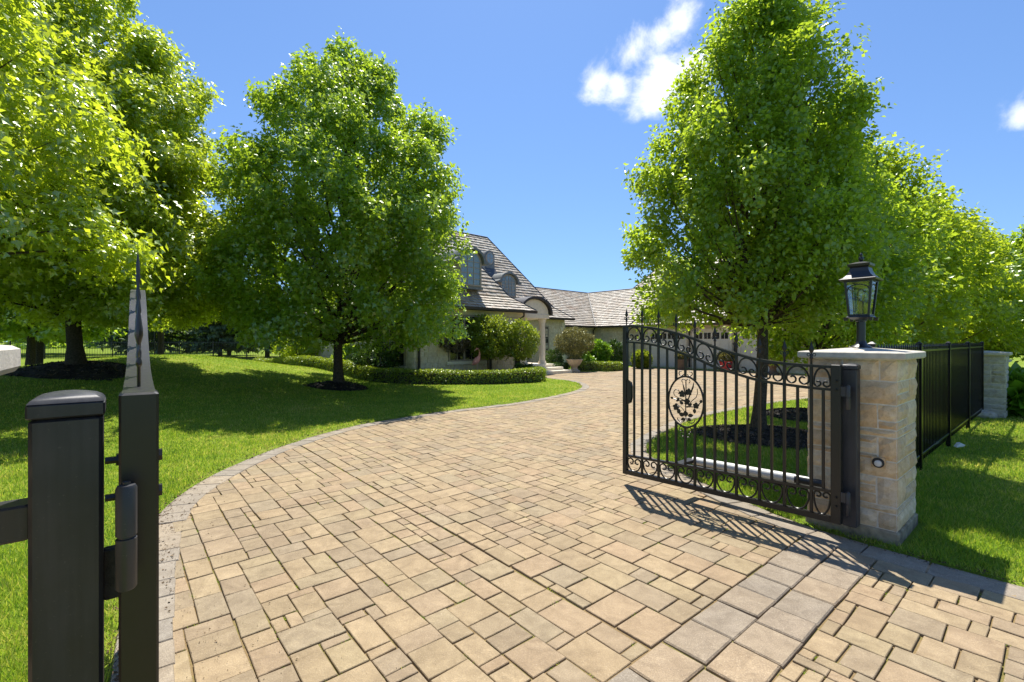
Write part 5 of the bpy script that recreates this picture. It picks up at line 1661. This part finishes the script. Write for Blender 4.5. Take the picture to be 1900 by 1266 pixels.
# in front of the wing
shrub('topiary_shrub', 'left of the two round golden-green standard shrubs before the house wall', -.95, 19.9, .02, 1.75, .92, .85, 9000, .085, MAT['shrub_gold'], 11, 3)
shrub('topiary_shrub', 'right of the two round golden-green standard shrubs, nearest the portico', .25, 20.3, .02, 1.6, .86, .84, 8000, .085, MAT['shrub_gold'], 12, 4)
shrub('topiary_shrub', 'bare brown standard shrub behind the pink flamingo', -2.55, 19.6, .02, 1.55, .85, .42, 3800, .10, MAT['twig_bare'], 13, 1)
shrub('round_shrub', 'bronze-green ball shrub rising behind the stone urn', 3.35, 25.1, .02, 1.5, .98, .72, 9000, .075, MAT['shrub_brown'], 14, 3)
shrub('round_shrub', 'bright green rounded shrub right of the stone urn', 4.9, 26.6, .02, .92, .66, .62, 5200, .12, MAT['shrub_bright'], 15, 3)
shrub('round_shrub', 'dark green shrub in the corner by the gate edge', 6.25, 28.4, .02, .85, .48, .75, 3000, .10, MAT['shrub_dark'], 16, 3)
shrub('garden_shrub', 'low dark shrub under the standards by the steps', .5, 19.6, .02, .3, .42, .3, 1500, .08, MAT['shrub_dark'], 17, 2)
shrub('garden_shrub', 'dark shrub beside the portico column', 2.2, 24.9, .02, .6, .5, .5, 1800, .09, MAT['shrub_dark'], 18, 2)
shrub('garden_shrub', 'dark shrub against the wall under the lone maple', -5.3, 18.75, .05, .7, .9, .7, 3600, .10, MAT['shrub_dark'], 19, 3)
shrub('garden_shrub', 'shrub between the trunk and the house wall', -7.2, 20.9, .1, .6, .8, .6, 3000, .10, MAT['maple2'], 20, 3)
shrub('garden_shrub', 'pale green airy shrub at the left end of the hedge', -11.6, 25.4, .05, 1.3, 1.2, .85, 4200, .12, MAT['lime'], 22, 4)
shrub('garden_shrub', 'small leafy plant at the foot of the bright shrub', 4.0, 25.5, .02, .45, .45, .4, 1400, .10, MAT['shrub_bright'], 23, 2)
P = []
rng = np.random.default_rng(77)
for k in range(14):
    x = -4.2 + k * .36; y = 18.75 + .25 * math.sin(k * 2.1)
    P.append(rng.normal(0, 1, (260, 3)) * np.array([.16, .16, .06]) + np.array([x, y, .16]))
P = np.vstack(P); P[:, 2] = np.maximum(P[:, 2], .05); n = len(P)
o = link('ground_cover', leaf_mesh('ground_cover', P, rng.normal(0, .5, (n, 3)) + np.array([0, 0, .6]), rng.normal(0, .5, (n, 3)) + np.array([0, 0, 1]), .09 * rng.uniform(.6, 1.3, n), KITE), MAT['shrub_dark'])
tag(o, 'low dark ground cover in the bed behind the clipped hedge', 'ground cover', kind='stuff')

# ---- pots
def pot(name, label, x, y, prof, mat, plant, rx, rz_, n, leaf, pmat, seed, c):
    root = empty(name, (x, y, .004), 0, label, 'planter')
    MB().lathe(prof, 24).build('pot', mat, root, True)
    rng = np.random.default_rng(seed)
    d = unit(rng.normal(0, 1, (n, 3))); P = d * (1 - .5 * rng.random(n) ** 2)[:, None] * np.array([rx, rx, rz_]) + np.array([0, 0, c])
    link('plant', leaf_mesh('plant', P, d + rng.normal(0, .4, (n, 3)) + np.array([0, 0, .4]), d * .5 + rng.normal(0, .5, (n, 3)) + np.array([0, 0, .5]), leaf * rng.uniform(.6, 1.3, n), KITE), pmat, root)
    return root
URN = [(.30, 0), (.30, .07), (.22, .10), (.17, .16), (.15, .24), (.19, .30), (.30, .40), (.38, .52), (.41, .60), (.45, .62), (.45, .66), (.40, .66), (.36, .58)]
pot('stone_urn', 'wide pale stone urn on a foot beside the front steps', 3.22, 24.15, URN, MAT['terracotta'], None, .34, .16, 700, .08, MAT['shrub_brown'], 31, .68)
TUB = [(.20, 0), (.23, .02), (.28, .40), (.31, .42), (.31, .48), (.27, .48), (.26, .40)]
pot('planter_pot', 'clay pot overflowing with grassy greenery beside the first garage door', 7.55, 27.2, [(a * 1.05, b * 1.1) for a, b in TUB], MAT['brown_pot'], None, .52, .48, 2400, .15, MAT['shrub_gold'], 32, .52)
pot('planter_pot', 'plain brown pot between the first two garage doors', 9.5, 26.2, [(a * 1.15, b * 1.2) for a, b in TUB], MAT['brown_pot'], None, .3, .22, 700, .12, MAT['shrub_brown'], 33, .72)
pot('planter_pot', 'glossy red pot with bronze foliage before the garage', 11.2, 24.5, [(a * 1.1, b * 1.15) for a, b in TUB], MAT['red_pot'], None, .38, .30, 1100, .11, MAT['shrub_brown'], 34, .76)
pot('planter_pot', 'wide dark urn beside the last garage door', 12.5, 22.4, [(a * .9, b * 1.15) for a, b in URN], MAT['brown_pot'], None, .42, .22, 900, .12, MAT['shrub_gold'], 35, .85)

# ---- flamingo ornament
fx0, fy0 = -1.46, 19.35
fl = empty('flamingo_ornament', (fx0, fy0, .03), R(186), 'pink flamingo garden ornament behind the clipped hedge', 'garden ornament')
path = [(.19, 0, .57), (.13, 0, .63), (.05, 0, .71), (-.02, 0, .79), (-.07, 0, .87), (-.105, 0, .95), (-.12, 0, 1.04), (-.11, 0, 1.13), (-.08, 0, 1.205), (-.03, 0, 1.245), (.02, 0, 1.24), (.055, 0, 1.21)]
MB().tube(path, [.01, .07, .125, .13, .09, .05, .038, .034, .034, .042, .048, .03], 14).build('body', MAT['pink'], fl, True)
bk = MB().tube([(.048, 0, 1.217), (.082, 0, 1.185), (.088, 0, 1.145)], [.03, .024, .016], 10).build('beak', MAT['pale_pink'], fl, True)
MB().tube([(.087, 0, 1.15), (.082, 0, 1.11), (.07, 0, 1.09)], [.0165, .013, .003], 10).build('beak_tip', MAT['black'], bk, True)
for s in (-1, 1):
    MB().tube([(-.02, s * .05, .64), (-.03, s * .055, .36), (-.015, s * .055, .32), (-.03, s * .055, .0), (.04, s * .055, -.01)], [.022, .013, .017, .012, .010], 8).build('leg', MAT['pale_pink'], fl, True)
    MB().tube([(.17, s * .05, .60), (.08, s * .105, .70), (-.02, s * .10, .80)], [.02, .06, .02], 10, flat=.6).build('wing', MAT['pink'], fl, True)

# ---- small things
lp = empty('lamp_post', (-24.6, 32.2, hz(-24.6, 32.2)), 0, 'slim black lamp post with white glass in front of the back fence', 'lamp post')
MB().tube([(0, 0, -.05), (0, 0, 2.3)], .035, 8).build('pole', MAT['fence'], lp)
MB().lathe([(.06, 2.3), (.12, 2.34), (.15, 2.62), (.13, 2.64)], 8).build('glass', MAT['white_tube'], lp)
MB().lathe([(.19, 2.64), (.17, 2.68), (.05, 2.82), (.01, 2.92)], 8).build('lamp_roof', MAT['fence'], lp)
ps = MB(); rng2 = random.Random(4)
vs = [(rng2.uniform(-.09, .09), rng2.uniform(-.07, .07), rng2.uniform(.0, .09)) for _ in range(12)]
bm = bmesh.new()
for v_ in vs: bm.verts.new(v_)
bmesh.ops.convex_hull(bm, input=bm.verts); me = bpy.data.meshes.new('paper_scrap'); bm.to_mesh(me); bm.free()
o = link('paper_scrap', me, MAT['paper']); gx0 = G(1776, 838); o.location = (gx0[0], gx0[1], .05)
tag(o, 'crumpled white paper scrap on the grass by the right fence', 'litter')
def rock(name, label, x, y, r, mat, seed):
    rng3 = random.Random(seed); bm = bmesh.new(); bmesh.ops.create_icosphere(bm, subdivisions=2, radius=r)
    for v_ in bm.verts: v_.co *= rng3.uniform(.8, 1.12); v_.co.z *= .55
    me = bpy.data.meshes.new(name); bm.to_mesh(me); bm.free()
    o = link(name, me, mat); o.location = (x, y, hz(x, y) + r * .25); tag(o, label, 'stone')
gq = G(1828, 776); rock('field_stone', 'small flat stone at the foot of the far pier', gq[0], gq[1], .2, MAT['pier_stone_grey'], 3)
gq = G(888 + 36, 705); rock('field_stone', 'pale round stone in the bed behind the clipped hedge', .0 - .55, 18.75, .2, MAT['pier_stone_grey'], 4)

# ---- low stone wall with a house-number niche, beyond the far pier
wl_ = empty('garden_wall', (*uv(15.9, 1.3), 0), UA, 'low pale stone wall beyond the far pier at the right edge', 'wall')
MB().box(-1.2, 3.4, -.18, .22, -.05, 1.02).build('core', MAT['mortar'], wl_)
random.seed(33)
z = 0.0
while z < 1.0:
    h_ = random.choice([.12, .16, .2]); h_ = min(h_, 1.02 - z); a = -1.2
    while a < 3.4:
        b_ = min(3.4, a + random.uniform(.25, .55))
        vs, fs = rock_stone(b_ - a - .008, h_ - .008, .04)
        o = MB().add([(p[0] + (a + b_) / 2, p[1] - .185, p[2]) for p in vs], fs).build('stone', MAT['pier_stone_grey'], wl_); o.location = (0, 0, z + h_ / 2)
        a = b_
    z += h_ + 1e-6
MB().bbox(-1.25, 3.45, -.26, .28, 1.02, 1.08, .01).build('coping', MAT['cap'], wl_)
# iron scroll ornament on that wall
orn = MB()
for k in range(3): orn.tube([(-.2 + .06 * math.cos(t * .6) + k * .1, -.26, .78 + .05 * math.sin(t * .6) * (1 - .05 * t)) for t in range(12)], .008, 5)
orn.box(-.3, .15, -.25, -.22, .77, .79); orn.build('iron_ornament', MAT['iron'], wl_)
shrub('ornamental_grass', 'tuft of ornamental grass before the low wall at the right edge', *uv(15.1, .55), .0, .35, .75, .42, 2600, .30, MAT['shrub_bright'], 25, 1, cat='plant', spiky=.8)

# ================================================================== GRASS BLADES
rng = np.random.default_rng(99)
def blades(n, r0, r1, a0, a1):
    r = np.exp(rng.uniform(math.log(r0), math.log(r1), n)); a = rng.uniform(R(a0), R(a1), n)
    X = r * np.sin(a); Y = r * np.cos(a)
    P = np.stack([X, Y], 1)
    ok = ~in_poly(P, drive_poly)
    P, r = P[ok], r[ok]
    d = dist_poly(P, drive_poly) if len(P) else None
    for (mx, my, mr) in ((T1[0], T1[1], 1.15), (T2[0], T2[1], .86), (T3[0], T3[1] - .05, .98), (6.35, 9.75, 1.0)):
        k = np.hypot(P[:, 0] - mx, P[:, 1] - my) > mr * rng.uniform(.92, 1.04, len(P)); P, r, d = P[k], r[k], d[k]
    for (pu, pv, hw) in ((PCU, PCV, .37), (-.565, 1.165, .37), (14.25, 1.15, .34)):
        uu = P @ np.array([U.x, U.y]); vv = P @ np.array([V.x, V.y])
        k = (np.abs(uu - pu) > hw) | (np.abs(vv - pv) > hw); P, r, d = P[k], r[k], d[k]
    return P, r, d
P2, r_, d_ = blades(1000000, 1.2, 26, -62, 62)
# keep the bare rim thinner next to the stones
k = rng.random(len(P2)) < np.clip(.35 + d_ / .15, 0, 1); P2, r_ = P2[k], r_[k]
n = len(P2)
hgt = rng.uniform(.028, .058, n) * (1 + .25 * np.sin(P2[:, 0] * 3.1) * np.sin(P2[:, 1] * 2.7))
hgt *= np.clip(1.15 - r_ * .012, .8, 1.2)
wid = .0032 * np.maximum(1, r_ / 1.6) ** .72 * rng.uniform(.7, 1.3, n)
Pz = hterrain(P2[:, 0], P2[:, 1])
Pb = np.column_stack([P2, Pz - .004])
D = np.column_stack([rng.normal(0, .42, (n, 2)), np.ones(n)])
N = rng.normal(0, 1, (n, 3)); N[:, 2] *= .2
o = link('grass', leaf_mesh('grass', Pb, D, N, hgt, BLADE3, wid), MAT['blade'])
tag(o, 'short green lawn grass on both sides of the driveway', 'grass', kind='stuff')
# weeds and moss tufts in the paver joints
sel = [q for q in range(len(A)) if vis[q] and 1.6 < W[q, 1] < 9]
random.seed(3); PT = []
for q in random.sample(sel, min(620, len(sel))):
    u0, u1, v0, v1 = A[q]
    ca = random.random(); 
    c = (u0, v0 + (v1 - v0) * random.random()) if ca < .6 else (u0 + (u1 - u0) * random.random(), v0)
    m = random.randint(5, 26); s = random.uniform(.006, .03)
    for _ in range(m): PT.append(((c[0] + random.gauss(0, s * (.35 if ca < .6 else 1.2)), c[1] + random.gauss(0, s * (1.2 if ca < .6 else .35)))))
PT = to_xy(np.array(PT)); n = len(PT)
Pb = np.column_stack([PT, np.full(n, -.012)])
o = link('moss', leaf_mesh('moss', Pb, np.column_stack([rng.normal(0, .8, (n, 2)), np.ones(n)]), rng.normal(0, 1, (n, 3)), rng.uniform(.008, .021, n), BLADE3, rng.uniform(.003, .007, n)), MAT['blade'])
tag(o, 'moss and tiny weeds in the joints between the pavers', 'moss', kind='stuff')

# crumbs of soil between the lawn and the stones, and scattered on the left side of the drive
EP = np.array([p for p in left_edge + island_edge if .3 < p[1] < 13])
rng = np.random.default_rng(12)
n = 8000
i = rng.integers(0, len(EP) - 1, n); tt = rng.random((n, 1)); q = EP[i] * (1 - tt) + EP[i + 1] * tt + rng.normal(0, .028, (n, 2))
sp = np.array([uv(a, b) for a, b in zip(rng.gamma(1.0, .28, 1500) + .22, rng.uniform(1.5, 6.5, 1500))])
q = np.vstack([q, sp]); n = len(q)
inside = in_poly(q, drive_poly)
dd_ = dist_poly(q, drive_poly)
zq = np.where(inside, np.where(dd_ < .25, .011, .004), hterrain(q[:, 0], q[:, 1]) + .004)
me = leaf_mesh('soil_crumbs', np.column_stack([q, zq]), rng.normal(0, 1, (n, 3)) * np.array([1, 1, .25]), rng.normal(0, .35, (n, 3)) + np.array([0, 0, 1]), np.where(inside & (dd_ > .25), .4, 1) * (rng.gamma(2.0, .004, n) + .004), KITE)
o = link('soil_crumbs', me, MAT['soil'])
tag(o, 'brown soil crumbs along the edge of the lawn and drive', 'soil', kind='stuff')
